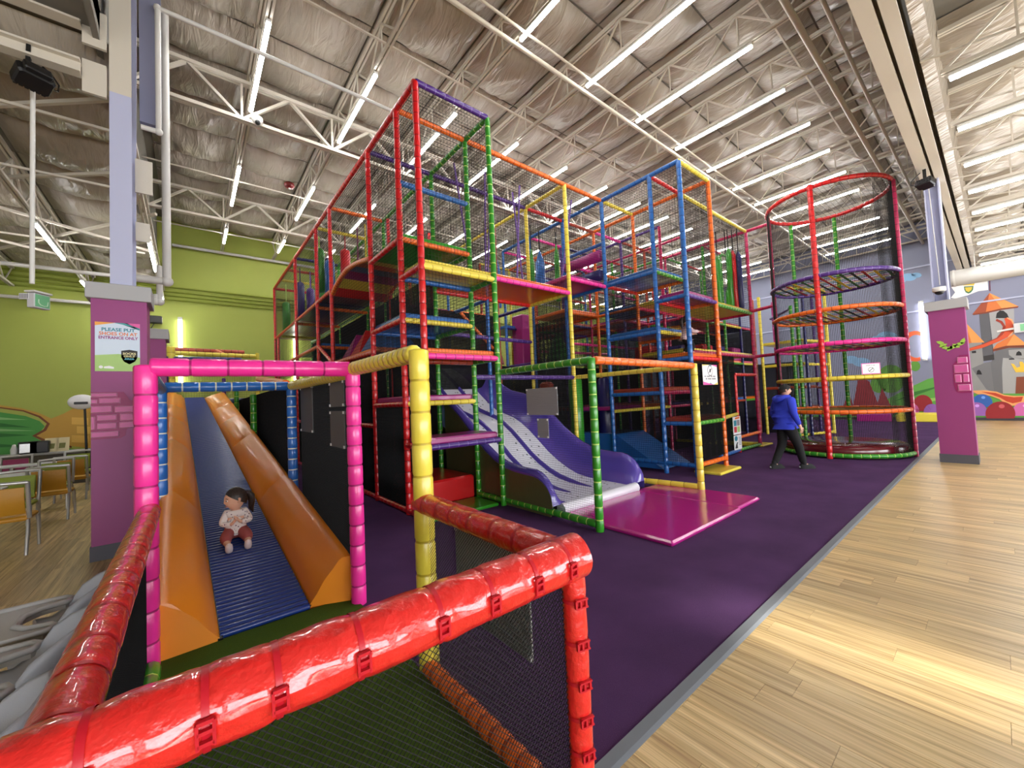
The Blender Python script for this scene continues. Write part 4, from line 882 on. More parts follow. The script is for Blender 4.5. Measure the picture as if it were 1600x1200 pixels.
for I, O, T1, T2, sg in ((LI, LO, LT, LTO, -1), (RI, RO, RT, RTO, 1)):
    for a, b in zip(cuts[:-1], cuts[1:]):
        rows = []; L_ = b-a
        for q in (0, .03, .08, .3, .5, .7, .92, .97, 1):
            t = a+L_*q; puff = .022 if .05 < q < .95 else (0.006 if 0 < q < 1 else 0); sh = -.012 if q in (0, 1) else 0
            i_, o_, t1, t2 = sl(t, *I), sl(t, *O), sl(t, *T1), sl(t, *T2); md = (i_+t1)/2+Vector((-sg*(puff+.01), 0, puff+.005)); i2 = i_*.75+t1*.25+Vector((-sg*puff*.7, 0, puff*.6)); i3 = i_*.25+t1*.75+Vector((-sg*puff*.7, 0, puff*.7)); o_ = Vector((o_.x, o_.y, max(.02, o_.z)))
            rows.append([o_+Vector((-sg*.02, 0, 0)), t2*.5+o_*.5+Vector((sg*puff*.5, 0, 0)), t2+Vector((0, 0, sh-.018)), t2*.85+t1*.15+Vector((0, 0, sh+.004)), (t1+t2)/2+Vector((0, 0, puff*.3+.006+sh)), t1*.88+t2*.12+Vector((0, 0, sh+.003)), t1*.95+i_*.05+Vector((-sg*.002, 0, sh+.004)), t1*.86+i_*.14+Vector((-sg*puff*.25, 0, puff*.3)), i3, md, i2, i_+Vector((-sg*.0, 0, .0)), i_+Vector((0, 0, -.03))])
        if sg < 0: rows = [r[::-1] for r in rows]
        m = MB().grid(rows); n_ = len(rows[0]); m.add(rows[0], [tuple(range(n_))]); m.add(rows[-1], [tuple(range(n_-1, -1, -1))]); part('side_pad', m, ORV, T)
for t in (.35, .7, .98):
    for e in ((LO), (RO)):
        p = sl(t, *e); part('support_post', MB().sweep([(p.x, p.y, 0), (p.x, p.y, p.z+.1)], .03, 8), BLACK, T)
part('top_platform', MB().cbox(-.9, 1.2, 12.55, 14.6, 1.9, 2.02, .02), pad('navy'), T)
U = thing('toddler_frame', 'low frame with brown and yellow rails at the top of the roller slide', 'climbing frame', (.2, 13.5, 0))
for px_, py_, qx, qy, yy, col, r_ in ((258, 546, 382, 551, 14.4, 'brick', .07), (256, 551, 400, 557, 13.2, 'yellow', .06), (254, 561, 378, 563, 12.9, 'navy', .075)):
    pipe(U, on_y(px_, py_, yy), on_y(qx, qy, yy), col, r_)
for px_, yy, zt, col, r_ in ((267, 12.9, 3.35, 'yellow', .085), (402, 13.2, 3.3, 'yellow', .05), (258, 12.8, 3.1, 'navy', .06)):
    p = on_y(px_, 556, yy); pipe(U, (p.x, yy, 0), (p.x, yy, zt), col, r_)
pipe(U, on_y(338, 548, 14.4), on_y(374, 566, 12.7), 'orange', .05); pipe(U, (.92, 12.0, 0), (.92, 12.0, 2.2), 'green', .05); pipe(U, (.75, 13.4, 0), (.75, 13.4, 2.6), 'purple', .045); pipe(U, on_y(404, 592, 9.0), on_y(447, 600, 5.8), 'orange', .055)
pipe(U, (.88, 8.3, 0), (.88, 8.3, 1.95), 'green', .05); pipe(U, (-.95, 14.6, 0), (-.95, 14.6, 3.3), 'brick', .06)
net(U, (1.02, 5.7, .02), Y, Z_, 6.8, 1.95, .02, .0062, m_=DARKNET); net(U, (-.42, 5.7, .02), Y, Z_, 6.8, 1.9, .02, .0062, m_=DARKNET); net(U, (-.9, 14.6, 0.1), X, Z_, 2.4, 3.1, .06)
# ------------------------------------------------------------------ entry pen: pink gate, blue hoop, red wrapped rails
Pn = thing('entry_gate', 'pink, yellow and blue gate with red wrapped rails around the turf', 'gate', (.45, 2.3, 0))
pipe(Pn, (-.22, 3.55, 0), (-.22, 3.55, 1.99), 'pink', .062, .2); pipe(Pn, (1.09, 3.49, 0), (1.09, 3.49, 1.99), 'pink', .062, .17); pipe(Pn, (-.20, 3.55, 1.975), (1.07, 3.49, 1.975), 'pink', .064, .22)
pipe(Pn, (1.14, 2.33, 0), (1.14, 2.33, 2.0), 'yellow', .064, .2); pipe(Pn, (1.09, 3.46, 1.975), (1.13, 2.35, 1.975), 'yellow', .060, .08)
BY = 5.62
pipe(Pn, (-.235, BY, 0), (-.235, BY, 1.95), 'sky', .056, .16); pipe(Pn, (1.0, BY, 0), (1.0, BY, 1.95), 'sky', .056, .13); pipe(Pn, (-.20, BY, 1.95), (.97, BY, 1.95), 'sky', .056, .15)
pipe(Pn, (1.0, BY-.05, 1.95), (1.08, 3.52, 1.95), 'yellow', .058, .09); pipe(Pn, (-.23, BY-.05, 1.93), (-.22, 3.6, 1.93), 'slate', .055, .2)
WRAP = mat('wrapped_red', c(226, 40, 36), 0.30, coat=1.0, bump=0.8, bscale=17); WRAP.node_tree.nodes['Principled BSDF'].inputs['Coat Roughness'].default_value = .05
def wrapped(a, b, r, k, seed, flat_ends=True):
    a, b = Vector(a), Vector(b); L = (b-a).length; rr = random.Random(seed); n = 26; N = int(L/.012); ax = (b-a).normalized()
    up = Vector((0, 0, 1)) if abs(ax.z) < .9 else Vector((0, -1, 0)); u = ax.cross(up).normalized(); w = u.cross(ax)
    st = [(i+.5+rr.uniform(-.15, .15))/k*L for i in range(k)]; ph = [(rr.uniform(18, 60), rr.choice((2, 3, 4, 5)), rr.uniform(0, 6)) for _ in range(5)]
    rows = []
    for i in range(N+1):
        s_ = L*i/N; d = min(abs(s_-q) for q in st); pinch = -.05*math.exp(-(d/.018)**2); bul = .012*(1-math.exp(-(d/.07)**2)); row = []
        for j in range(n+1):
            t = 2*PI*j/n; wr = sum(.006*math.sin(f_*s_+kk*t+p) for f_, kk, p in ph); rad = r*(1+pinch+bul+wr+.012*math.exp(-(d/.05)**2)*math.sin(9*t+seed)+.006*math.sin(41*s_*(1+.2*math.sin(3*t))+7*t))
            row.append(a+ax*s_+u*math.cos(t)*rad+w*math.sin(t)*rad)
        rows.append(row)
    m = MB().grid(rows); m.add(rows[0], [tuple(range(n, -1, -1))]); m.add(rows[-1], [tuple(range(n+1))]); rail = part('wrapped_rail', m, WRAP, Pn)
    for q in st:
        o = a+ax*q; sp = MB(); ring = []
        for j in range(n+1):
            t = 2*PI*j/n; ring.append([o+ax*dd+(u*math.cos(t)+w*math.sin(t))*(r*.935+.004) for dd in (-.007, .007)])
        sp.grid(ring); sr = part('strap', sp, mat('strap_red_web', c(196, 22, 40), .4), rail)
        if seed not in (2, 4): continue
        t = -.25*PI if abs(ax.z) < .9 else -.42*PI; dirv = u*math.cos(t)+w*math.sin(t)
        if abs(ax.z) < .9: dirv = Vector((0, -.96, -.05)); dirv = (dirv-ax*dirv.dot(ax)).normalized()
        if abs(ax.z) >= .9: dirv = Vector((-.25, -1, 0)).normalized()
        tv = ax.cross(dirv).normalized(); bk = MB(); cc = o+dirv*(r*.935+.009)
        for (a_, b_) in ((-.026, -.014), (-.006, .006), (.018, .026)): bk.bar(cc+tv*a_-ax*.014, cc+tv*a_+ax*.014, .008, .010, upv=dirv)
        bk.bar(cc-tv*.026-ax*.014, cc+tv*.026-ax*.014, .006, .010, upv=dirv); bk.bar(cc-tv*.026+ax*.014, cc+tv*.026+ax*.014, .006, .010, upv=dirv); part('buckle', bk, mat('strap_red_web', c(196, 22, 40), .4), rail)
wrapped((-.205, 3.52, 1.03), (-.215, 1.16, 1.005), .058, 13, 1); wrapped((-.27, 1.155, 1.0), (1.17, 1.085, 1.035), .083, 8, 2); wrapped((1.135, 1.10, 1.03), (1.135, 2.36, 1.03), .063, 7, 3); wrapped((1.145, 1.085, 0), (1.145, 1.085, 1.06), .046, 8, 4); wrapped((-.225, 1.15, 0), (-.225, 1.15, 1.0), .05, 5, 5)
pipe(Pn, (1.12, 1.12, .06), (1.12, 2.3, .05), 'orange', .05, .1); pipe(Pn, (-.2, 3.48, .06), (-.2, 1.2, .06), 'green', .05, .16); pipe(Pn, (-.2, 1.12, .05), (1.1, 1.09, .05), 'orange', .045, .12)
net(Pn, (1.14, 1.12, .05), Y, Z_, 1.2, .95, .020, .0014, diag=True, name='mesh_panel'); net(Pn, (-.2, 1.10, .05), X, Z_, 1.33, .92, .020, .0013, diag=True, name='mesh_panel'); net(Pn, (-.225, 1.15, .05), Y, Z_, 2.35, .94, .014, .0055, name='mesh_panel', m_=DARKNET)
net(Pn, (1.10, 3.5, .02), Y, Z_, 2.1, 1.92, .017, .0040, name='mesh_panel', m_=DARKNET)
TURF = mat('green_turf', c(92, 124, 46), 0.95, bump=1.0, bscale=320, var=.45, spec=.1)
one('turf_mat', MB().cbox(-.17, 1.09, -1.02, 1.44, .009, .03, .008), TURF, 'green artificial turf inside the red railed pen at the slide foot', 'mat', (0, 2.2, 0))
CORD = mat('corrugated_dark', c(176, 180, 176), 0.6, bump=0.3, bscale=4, stretch=(1, 1, 40))
plate('sign_back', 'blank grey sign back on the mesh right of the yellow post', 1.165, 1.36, 1.98, .50, .965, CORD)
plate('sign_back', 'blank dark grey sign back in the mesh beside the blue hoop', 1.10, 4.95, 5.55, 1.38, 1.92, mat('corrugated_black', c(90, 90, 90), 0.6)); plate('sign_back', 'upper dark grey sign back left of the second pink post', 1.09, 3.72, 4.18, 1.66, 1.90, mat('corrugated_black', c(90, 90, 90), 0.6)); plate('sign_back', 'lower dark grey sign back left of the second pink post', 1.09, 3.72, 4.18, 1.28, 1.62, mat('corrugated_black', c(90, 90, 90), 0.6))
# ------------------------------------------------------------------ painted murals (flat paint on the walls)
def paint_y(pts, col, d, name, Yw=YL): return part(name, MB().prism([on_y(px, py, Yw-d) for px, py in pts], (0, .002, 0)), mat('paint_%d_%d_%d' % col, c(*col), 0.6), wall_left)
def paint_x(pts, col, d, name): return part(name, MB().prism([on_x(px, py, XB-d) for px, py in pts], (.002, 0, 0)), mat('paint_%d_%d_%d' % col, c(*col), 0.6), wall_right)
def ell(cx, cy, rx_, ry_, n=28): return [(cx+rx_*math.cos(2*PI*i/n), cy+ry_*math.sin(2*PI*i/n)) for i in range(n)]
paint_y([(-1100, 640), (-500, 600), (-260, 636), (-60, 640), (0, 644), (40, 650), (62, 658), (70, 666), (62, 676), (52, 682), (70, 692), (110, 701), (170, 708), (170, 730), (-260, 760), (-1100, 900)], (72, 150, 66), .004, 'painted_hill')
for k, pts in enumerate(([(-120, 668), (0, 661), (50, 668), (0, 667), (-120, 678)], [(-120, 690), (0, 677), (48, 680), (0, 683), (-120, 702)], [(-120, 715), (0, 694), (60, 697), (0, 699), (-120, 726)])): paint_y(pts, (40, 112, 44), .006, 'painted_shade')
for k, pts in enumerate(([(-120, 656), (0, 652), (44, 656), (0, 656), (-120, 663)], [(-120, 678), (0, 670), (56, 673), (0, 674), (-120, 685)])): paint_y(pts, (136, 190, 120), .006, 'painted_highlight')
paint_y([(-120, 632), (0, 636), (36, 641), (62, 650), (76, 662), (70, 673), (54, 681), (72, 688), (112, 697), (170, 704), (240, 712), (240, 642), (170, 634), (125, 632), (100, 646), (80, 654), (60, 645), (34, 638), (0, 633), (-120, 629)], (196, 152, 62), .008, 'painted_path')
paint_y([(-120, 634), (0, 638), (36, 643), (60, 652), (73, 662), (68, 671), (50, 681), (70, 691), (112, 700), (112, 697), (74, 688), (57, 681), (72, 673), (78, 662), (63, 650), (37, 641), (0, 636), (-120, 632)], (120, 66, 30), .010, 'painted_outline')
for k in range(3):
    for j in range(2): paint_y([(112+30*j+8*(k % 2), 652+14*k), (138+30*j+8*(k % 2), 653+14*k), (138+30*j+8*(k % 2), 664+14*k), (112+30*j+8*(k % 2), 663+14*k)], (222, 178, 84), .010, 'painted_brick')
# castle wall
paint_x([(1200, 656), (1280, 648), (1340, 640), (1390, 622), (1420, 606), (1450, 592), (1490, 584), (1520, 600), (1560, 610), (1700, 600), (1700, 656)], (92, 158, 66), .004, 'painted_hill')
paint_x([(1395, 628), (1430, 612), (1480, 600), (1430, 618)], (52, 116, 44), .006, 'painted_shade'); paint_x([(1400, 640), (1440, 624), (1490, 618), (1440, 632)], (150, 196, 96), .006, 'painted_highlight')
for cx, cy, r in ((1392, 592, 22), (1374, 600, 14), (1430, 572, 8)): paint_x(ell(cx, cy, r, r*1.0), (88, 142, 52), .006, 'painted_tree')
for cx, cy, r in ((1386, 526, 16), (1372, 530, 11), (1400, 531, 12), (1330, 562, 12), (1346, 566, 14), (1420, 433, 12), (1432, 430, 8), (1408, 438, 8)): paint_x(ell(cx, cy, r, r*.5), (126, 170, 208), .006, 'painted_cloud')
for pts in ([(1312, 650), (1326, 612), (1338, 648)], [(1330, 650), (1342, 586), (1358, 596), (1376, 640), (1372, 650)], [(1366, 650), (1378, 606), (1398, 646), (1394, 652)]): paint_x(pts, (126, 34, 44), .008, 'painted_tent')
paint_x([(1430+22*math.cos(a), 541+24*math.sin(a)) for a in [1.2+4.0*i/14 for i in range(15)]]+[(1432+16*math.cos(a), 541+18*math.sin(a)) for a in [5.2-4.0*i/14 for i in range(15)]], (206, 86, 46), .008, 'painted_slide')
def cz(l): return [(1500+u/5.22, 430+v/5.22) for u, v in l]
def px(l, col, d, n): paint_x(cz(l), col, d, n)
px([(-40, 600), (30, 560), (60, 555), (180, 550), (190, 700), (220, 930), (290, 965), (-40, 965)], (140, 140, 140), .006, 'painted_wall')
px([(155, 300), (235, 285), (280, 680), (190, 700)], (86, 86, 92), .010, 'painted_tower'); px([(235, 285), (440, 262), (445, 480), (330, 560), (270, 640)], (158, 158, 160), .010, 'painted_tower')
px([(300, 600), (700, 560), (700, 965), (280, 965), (250, 720)], (104, 104, 108), .012, 'painted_wall'); px([(350, 675), (460, 680), (560, 690), (700, 690), (700, 965), (350, 965), (342, 760)], (160, 160, 160), .014, 'painted_wall')
px([(395, 610), (700, 590), (700, 680), (440, 680), (400, 650)], (150, 150, 150), .016, 'painted_wall'); px([(95, 760), (200, 715), (270, 700), (290, 965), (215, 930)], (112, 112, 116), .008, 'painted_shade')
px([(240, 145), (210, 300), (100, 320)], (150, 66, 36), .012, 'painted_roof'); px([(240, 145), (340, 270), (210, 300)], (206, 112, 52), .012, 'painted_roof'); px([(240, 145), (480, 255), (340, 270)], (226, 146, 76), .012, 'painted_roof'); px([(100, 318), (210, 300), (340, 270), (480, 253), (470, 266), (345, 283), (210, 312), (110, 326)], (120, 52, 30), .014, 'painted_eave')
px([(40, 380), (200, 548), (95, 552)], (228, 150, 78), .012, 'painted_roof'); px([(40, 380), (95, 552), (45, 560), (-60, 570)], (206, 112, 52), .012, 'painted_roof')
px([(440, 480), (520, 545), (700, 575), (380, 575)], (226, 146, 76), .016, 'painted_roof'); px([(440, 480), (380, 575), (265, 605), (300, 560)], (206, 112, 52), .016, 'painted_roof'); px([(265, 605), (380, 575), (520, 570), (700, 575), (700, 590), (400, 592), (270, 622)], (110, 48, 28), .018, 'painted_eave')
px([(292, 350), (300, 310), (325, 288), (355, 290), (385, 315), (400, 350)], (24, 22, 24), .014, 'painted_doorway'); px([(135, 810), (140, 780), (155, 770), (170, 785), (180, 810)], (26, 24, 26), .014, 'painted_window'); px([(455, 655), (462, 630), (480, 618), (500, 632), (505, 655)], (26, 24, 26), .020, 'painted_window'); px([(95, 620), (130, 616), (132, 634), (98, 636)], (26, 24, 26), .014, 'painted_window')
px([(190, 660), (275, 645), (280, 690), (195, 700)], (46, 44, 46), .014, 'painted_battlement'); px([(398, 680), (440, 676), (445, 688), (400, 690)], (46, 44, 46), .020, 'painted_battlement')
px([(290, 372), (300, 355), (345, 375), (375, 420), (360, 470), (320, 520), (200, 575), (50, 625), (45, 605), (190, 560), (300, 510), (340, 460), (350, 420), (330, 390)], (150, 46, 26), .020, 'painted_slide'); px([(360, 355), (385, 345), (420, 365), (442, 410), (435, 460), (390, 505), (320, 540), (190, 590), (50, 625), (50, 605), (190, 565), (310, 515), (355, 480), (372, 430), (370, 380)], (204, 78, 40), .022, 'painted_slide'); px([(385, 343), (425, 360), (448, 410), (440, 462), (395, 508), (392, 500), (430, 458), (436, 410), (418, 372), (383, 352)], (236, 160, 110), .024, 'painted_slide_edge')
px([(90, 942), (200, 938), (300, 950), (360, 975), (440, 985), (700, 980), (700, 1060), (420, 1065), (370, 1050), (320, 1010), (250, 985), (140, 970)], (232, 160, 100), .022, 'painted_slide'); px([(170, 950), (290, 960), (360, 985), (440, 995), (515, 990), (500, 1030), (430, 1045), (380, 1030), (330, 1000), (260, 975)], (190, 62, 34), .024, 'painted_slide')
px([(415, 720), (440, 725), (465, 755), (490, 745), (485, 705), (510, 705), (540, 760), (545, 790), (455, 792)], (232, 188, 60), .022, 'painted_crown'); px([(460, 830), (560, 825), (560, 965), (452, 965)], (126, 62, 38), .020, 'painted_door')
px([(-60, 30), (-20, 20), (225, 25), (230, 120), (150, 130), (60, 165), (-40, 190), (-75, 185), (-40, 140), (-70, 100)], (228, 228, 228), .018, 'painted_banner'); px([(238, 20), (246, 20), (250, 130), (240, 130)], (96, 40, 60), .020, 'painted_pole')
px([(32, 92), (110, 88), (106, 120), (88, 142), (68, 150), (46, 140), (36, 120)], (56, 106, 70), .020, 'painted_crest'); px([(40, 100), (100, 96), (94, 120), (70, 138), (48, 128)], (206, 178, 60), .022, 'painted_crest'); px([(26, 84), (30, 62), (44, 76), (56, 58), (70, 74), (86, 56), (98, 72), (122, 60), (112, 84)], (226, 190, 70), .020, 'painted_crown')
for u, v, r, col in ((180, 1040, 85, (44, 92, 170)), (130, 1110, 90, (150, 96, 176)), (330, 1130, 122, (146, 30, 38)), (520, 1110, 90, (206, 104, 170)), (-60, 1120, 80, (190, 90, 160))):
    pts = [(u+r*math.cos(a), v-r*.82*math.sin(a)) for a in [PI*i/18 for i in range(-3, 22)]]; px([(uu, min(vv, 1168)) for uu, vv in pts], col, .024+r*.00004, 'painted_ball'); px([(u+10+r*.2*math.cos(2*PI*i/12), v-r*.5+r*.14*math.sin(2*PI*i/12)) for i in range(12)], tuple(min(255, q+60) for q in col), .034, 'painted_glint')
for cx, cy, r, col in ((1442, 632, 15, (146, 30, 38)), (1424, 642, 12, (206, 104, 170)), (1456, 644, 13, (150, 96, 176))): paint_x([(cx+r*math.cos(a), min(654, cy-r*math.sin(a))) for a in [PI*i/16 for i in range(-4, 21)]], col, .03, 'painted_ball')
sg = MB()
for z in (4.7, 6.6): sg.box(XB-.06, XB, -6, YL, z-.03, z+.03)
part('wall_girt', sg, mat('lilac_paint', c(176, 180, 206), .6), wall_right)
sg = MB()
for k, pyy in enumerate((456, 463, 469, 475)):
    z = on_y(300, pyy+2, YL).z; sg.sweep([(-7.9, YL-.05, z+.12), (XB-.5, YL-.05, z+.12)], .035, 6)
part('conduit', sg, mat('lime_trim', c(134, 148, 44), .5), wall_left)

# ------------------------------------------------------------------ pipes, duct, small ceiling kit
PIPEW = mat('pipe_white', c(206, 204, 200), .45)
def pipework(label, pts, r, elbows=True, m_=None):
    t = thing('sprinkler_pipe', label, 'pipe', pts[0])
    for a, b in zip(pts[:-1], pts[1:]): part('pipe_run', MB().sweep([a, b], r, 10), m_ or PIPEW, t)
    if elbows:
        for p in pts[1:-1]: part('elbow', MB().ball(p, r*1.45, 10, 6), m_ or PIPEW, t)
    return t
A1 = on_y(250, 14, 6.85); A2 = on_y(248, 206, 6.85)
pipework('white pipe dropping beside the left column then crossing under the roof', [(-.45, 6.85, A2.z), (A2.x, 6.85, A2.z), (A2.x, 6.85, A1.z), (4.6, 6.85, A1.z)], .032)
A1 = on_y(257, 315, 8.0); A2 = on_y(261, 440, 8.0)
pipework('thick lilac grey pipe standing right of the left column', [(-.6, 8.0, A2.z), (A2.x, 8.0, A2.z), (A2.x, 8.0, 8.0)], .055)
A1 = on_y(252, 470, 9.0)
pipework('short white hooked pipe below the thick pipe by left column', [(-.42, 9.0, A1.z+.1), (-.42, 9.0, A1.z-.02), (A1.x-.02, 9.0, A1.z-.02), (A1.x-.02, 9.0, A1.z+.6)], .045)
pipework('white pipe running high along the lime wall above the frame', [(-.4, YL-.2, 7.55), (XB-.5, YL-.2, 7.55)], .05, False)
pipework('white pipe along lime wall behind the left column and exit sign', [(-7.8, YL-.2, 5.27), (-.9, YL-.2, 5.27)], .05, False)
pipework('white pipe under the low left roof above the chairs', [(-7.8, 14.8, 5.45), (-.5, 14.8, 5.45)], .05, False)
pipework('thick sprinkler main crossing the high roof between light rows', [(HX, 4.72, 7.52), (XB-.3, 4.72, 7.52)], .036, False, CREAM)
pipework('thin sprinkler branch beside the main under the high roof', [(HX, 4.52, 7.60), (XB-.3, 4.52, 7.60)], .022, False, CREAM)
pipework('sprinkler pipe nearest the long edge beam under the roof', [(HX, 1.72, 7.50), (XB-.3, 1.72, 7.50)], .05, False, CREAM); pipework('second sprinkler pipe near the long edge beam under the roof', [(HX, 1.38, 7.60), (XB-.3, 1.38, 7.60)], .032, False, CREAM)
d_ = thing('air_duct', 'fat white round air duct crossing in front of the castle wall', 'duct', (20, -2, 5.05)); part('tube', MB().sweep([(20, .85, 5.06), (20, -6.0, 5.06)], .27, 20), mat('duct_white', c(186, 184, 180), .5, bump=.1, bscale=12), d_)
for yy in (.8, -1.4, -3.6): part('seam_ring', MB().sweep([(20, yy, 5.06), (20, yy-.05, 5.06)], .285, 20), PIPEW, d_)
for yy in (.3, -2.6): part('hanger', MB().bar((20, yy, 5.3), (20, yy, 6.2), .02), PIPEW, d_)
def projector(label, ctr, yaw, pitch, top, SCL=.66):
    t = thing('stage_light', label, 'spotlight', ctr); M = Matrix.Rotation(yaw, 4, 'Z') @ Matrix.Rotation(pitch, 4, 'X')
    def w(m): m.v = [tuple(Vector(ctr)+M @ (Vector(v)*SCL)) for v in m.v]; return m
    part('body', w(MB().cbox(-.19, .19, -.13, .15, -.11, .09, .035)), BLACK, t); part('lens_hood', w(MB().cbox(-.14, .14, -.20, -.12, -.09, .07, .02)), BLACK, t)
    m = MB()
    for k in range(6):
        for j in range(3): m.box(-.165+.056*k, -.125+.056*k, .148, .162, -.085+.055*j, -.045+.055*j)
    for k in range(6): m.box(-.16+.055*k, -.125+.055*k, -.09, .11, .088, .10)
    part('vent_grid', w(m), mat('grid_grey', c(44, 44, 48), .5), t); part('label_plate', w(MB().box(.03, .05, -.03, .05, .099, .104)), mat('white_print', c(230, 230, 230), .5), t)
    m = MB(); m.bar(Vector(ctr)+Vector((-.04, 0, .04)), Vector(ctr)+Vector((-.03, 0, top)), .05, .035); part('bracket', m, BLACK, t)
    m = MB(); m.sweep([Vector(ctr)+M @ (Vector(v)*.7) for v in ((.19, .05, 0), (.30, .06, .05), (.33, .04, .20), (.25, 0, .34), (.16, 0, .42))], .009, 6); part('cable', m, BLACK, t)
projector('black stage light hung from low roof left of the left column', on_y(52, 122, 6.6), .5, -.45, .40, .76); projector('black stage light on the edge beam above the right plum column', on_x(1446, 286, 11.2), 1.2, .35, .26)
dm = thing('security_camera', 'white dome camera on the steel above the right plum column', 'camera', (11.80, .67, 3.45)); m = MB(); m.lathe([(.02, .10), (.095, .09), (.10, .02), (.085, .0)], 16, (11.80, .67, 3.45)); part('housing', m, WHITEM, dm); part('dome', MB().ball((11.80, .67, 3.45), .072, 14, 8, sc=(1, 1, .9)), BLACK, dm); part('arm', MB().bar((11.80, .67, 3.53), (11.94, .62, 3.55), .04), WHITEM, dm); part('wire', MB().sweep([(11.9, .66, 3.6), (11.915, .70, 5.9)], .008, 5), WHITEM, dm)
dm = thing('security_camera', 'small white dome camera under the girder left of the tower', 'camera', on_y(402, 192, 8.9)); p = on_y(402, 192, 8.9); m = MB(); m.lathe([(.02, .12), (.10, .10), (.10, .02), (.07, -.03), (.02, -.05)], 14, p); part('housing', m, WHITEM, dm); part('dome', MB().ball((p.x, p.y-.05, p.z-.02), .05, 10, 6), BLACK, dm)
p = on_z(452, 291, 7.7); dm = thing('alarm_bell', 'dark red round alarm bell under the roof above left wing', 'alarm', p); m = MB(); m.lathe([(.02, .10), (.11, .08), (.13, .02), (.10, -.04), (.02, -.06)], 16, p); part('bell', m, mat('alarm_red', c(110, 16, 20), .4), dm); part('lamp', MB().ball(p+Vector((0, -.02, -.07)), .03, 8, 5), WHITEM, dm)
# hanging exit sign box
ep = on_y(50, 470, 7.0); ez = ep.z
t = thing('exit_sign', 'white and green exit box hanging on a white rod by left column', 'sign', (ep.x, ep.y, ez)); part('rod', MB().sweep([(ep.x, ep.y, ez+.2), (ep.x, ep.y, 5.68)], .022, 10), WHITEM, t); part('ceiling_plate', MB().lathe([(.02, .0), (.10, .02), (.10, .06)], 12, (ep.x, ep.y, 5.60)), WHITEM, t)
M = Matrix.Rotation(-.62, 4, 'Z')
def wv(m): m.v = [tuple(Vector((ep.x, ep.y, ez))+M @ (Vector(v)*.62)) for v in m.v]; return m
part('box', wv(MB().cbox(-.07, .055, -.02, .26, -.12, .15, .008)), mat('exit_box', c(206, 206, 210), .5), t); part('mount_plate', wv(MB().cbox(-.09, .09, -.05, .27, .16, .195, .006)), WHITEM, t); part('sign_face', wv(MB().box(.055, .062, .0, .24, -.10, .13)), mat('exit_green', c(120, 190, 140), .4), t)
m = MB(); m.sweep([(.064, .05, .04), (.064, .05, -.02), (.064, .08, -.06), (.064, .14, -.075), (.064, .20, -.06), (.064, .21, .02)], .008, 5); part('exit_symbol', wv(m), mat('exit_symbol', c(214, 240, 214), .4), t)
m = wv(MB().box(-.19, -.02, -.035, -.028, .03, .14)); part('info_card', m, mat('sign_white', c(236, 236, 238), .4), t); m = MB()
for k in range(6): m.box(-.18+.026*k, -.165+.026*k, -.037, -.034, .04, .13)
part('card_print', wv(m), INKG, t)
p = on_y(67, 470, 17.72); one('sensor', MB().ball((0, 0, 0), .13, 12, 8, sc=(1, 1, 1)).sweep([(0, 0, .0), (0, .1, .10)], .04, 8), WHITEM, 'small white round sensor just right of hanging exit box', 'sensor', p)
p = on_x(1594, 512, XB-.1); t = thing('exit_sign', 'white and green exit sign sticking out of the castle wall', 'sign', p); part('arm', MB().bar((XB+.01, p.y+.55, p.z-.05), (XB-.12, p.y+.1, p.z), .07), WHITEM, t); part('box', MB().cbox(XB-.16, XB-.06, p.y-.5, p.y+.15, p.z-.18, p.z+.18, .01), mat('exit_box', c(206, 206, 210), .5), t); part('sign_face', MB().box(XB-.168, XB-.16, p.y-.46, p.y+.0, p.z-.13, p.z+.13), mat('exit_green', c(120, 190, 140), .4), t)
p = on_y(243, 500, YL-.1); t = thing('wall_speaker', 'small black speaker box with cable on lime wall right of column', 'speaker', p); part('box', MB().cbox(p.x-.17, p.x+.17, p.y-.12, p.y+.09, p.z-.12, p.z+.13, .02), BLACK, t); part('side_plate', MB().box(p.x+.16, p.x+.178, p.y-.1, p.y, p.z-.08, p.z+.08), WHITEM, t); part('cable', MB().sweep([(p.x-.02, p.y, p.z-.1), (p.x-.12, p.y, p.z-.3), (p.x-.13, p.y, p.z-.42), (p.x, p.y, p.z-.6)], .014, 6), BLACK, t)
p = on_y(128, 628, 14.5); t = thing('oval_sign', 'white oval ball sign with dark print before the lime mural', 'sign', p); part('ball', MB().ball(p, .25, 18, 12, sc=(1, .45, .75)), mat('sign_white', c(236, 236, 238), .4), t); part('print_band', MB().cbox(p.x-.12, p.x+.12, p.y-.125, p.y-.10, p.z-.06, p.z+.0, .01), INK, t); part('stand', MB().sweep([(p.x+.1, p.y, .01), (p.x+.05, p.y, p.z-.15)], .025, 8), BLACK, t)

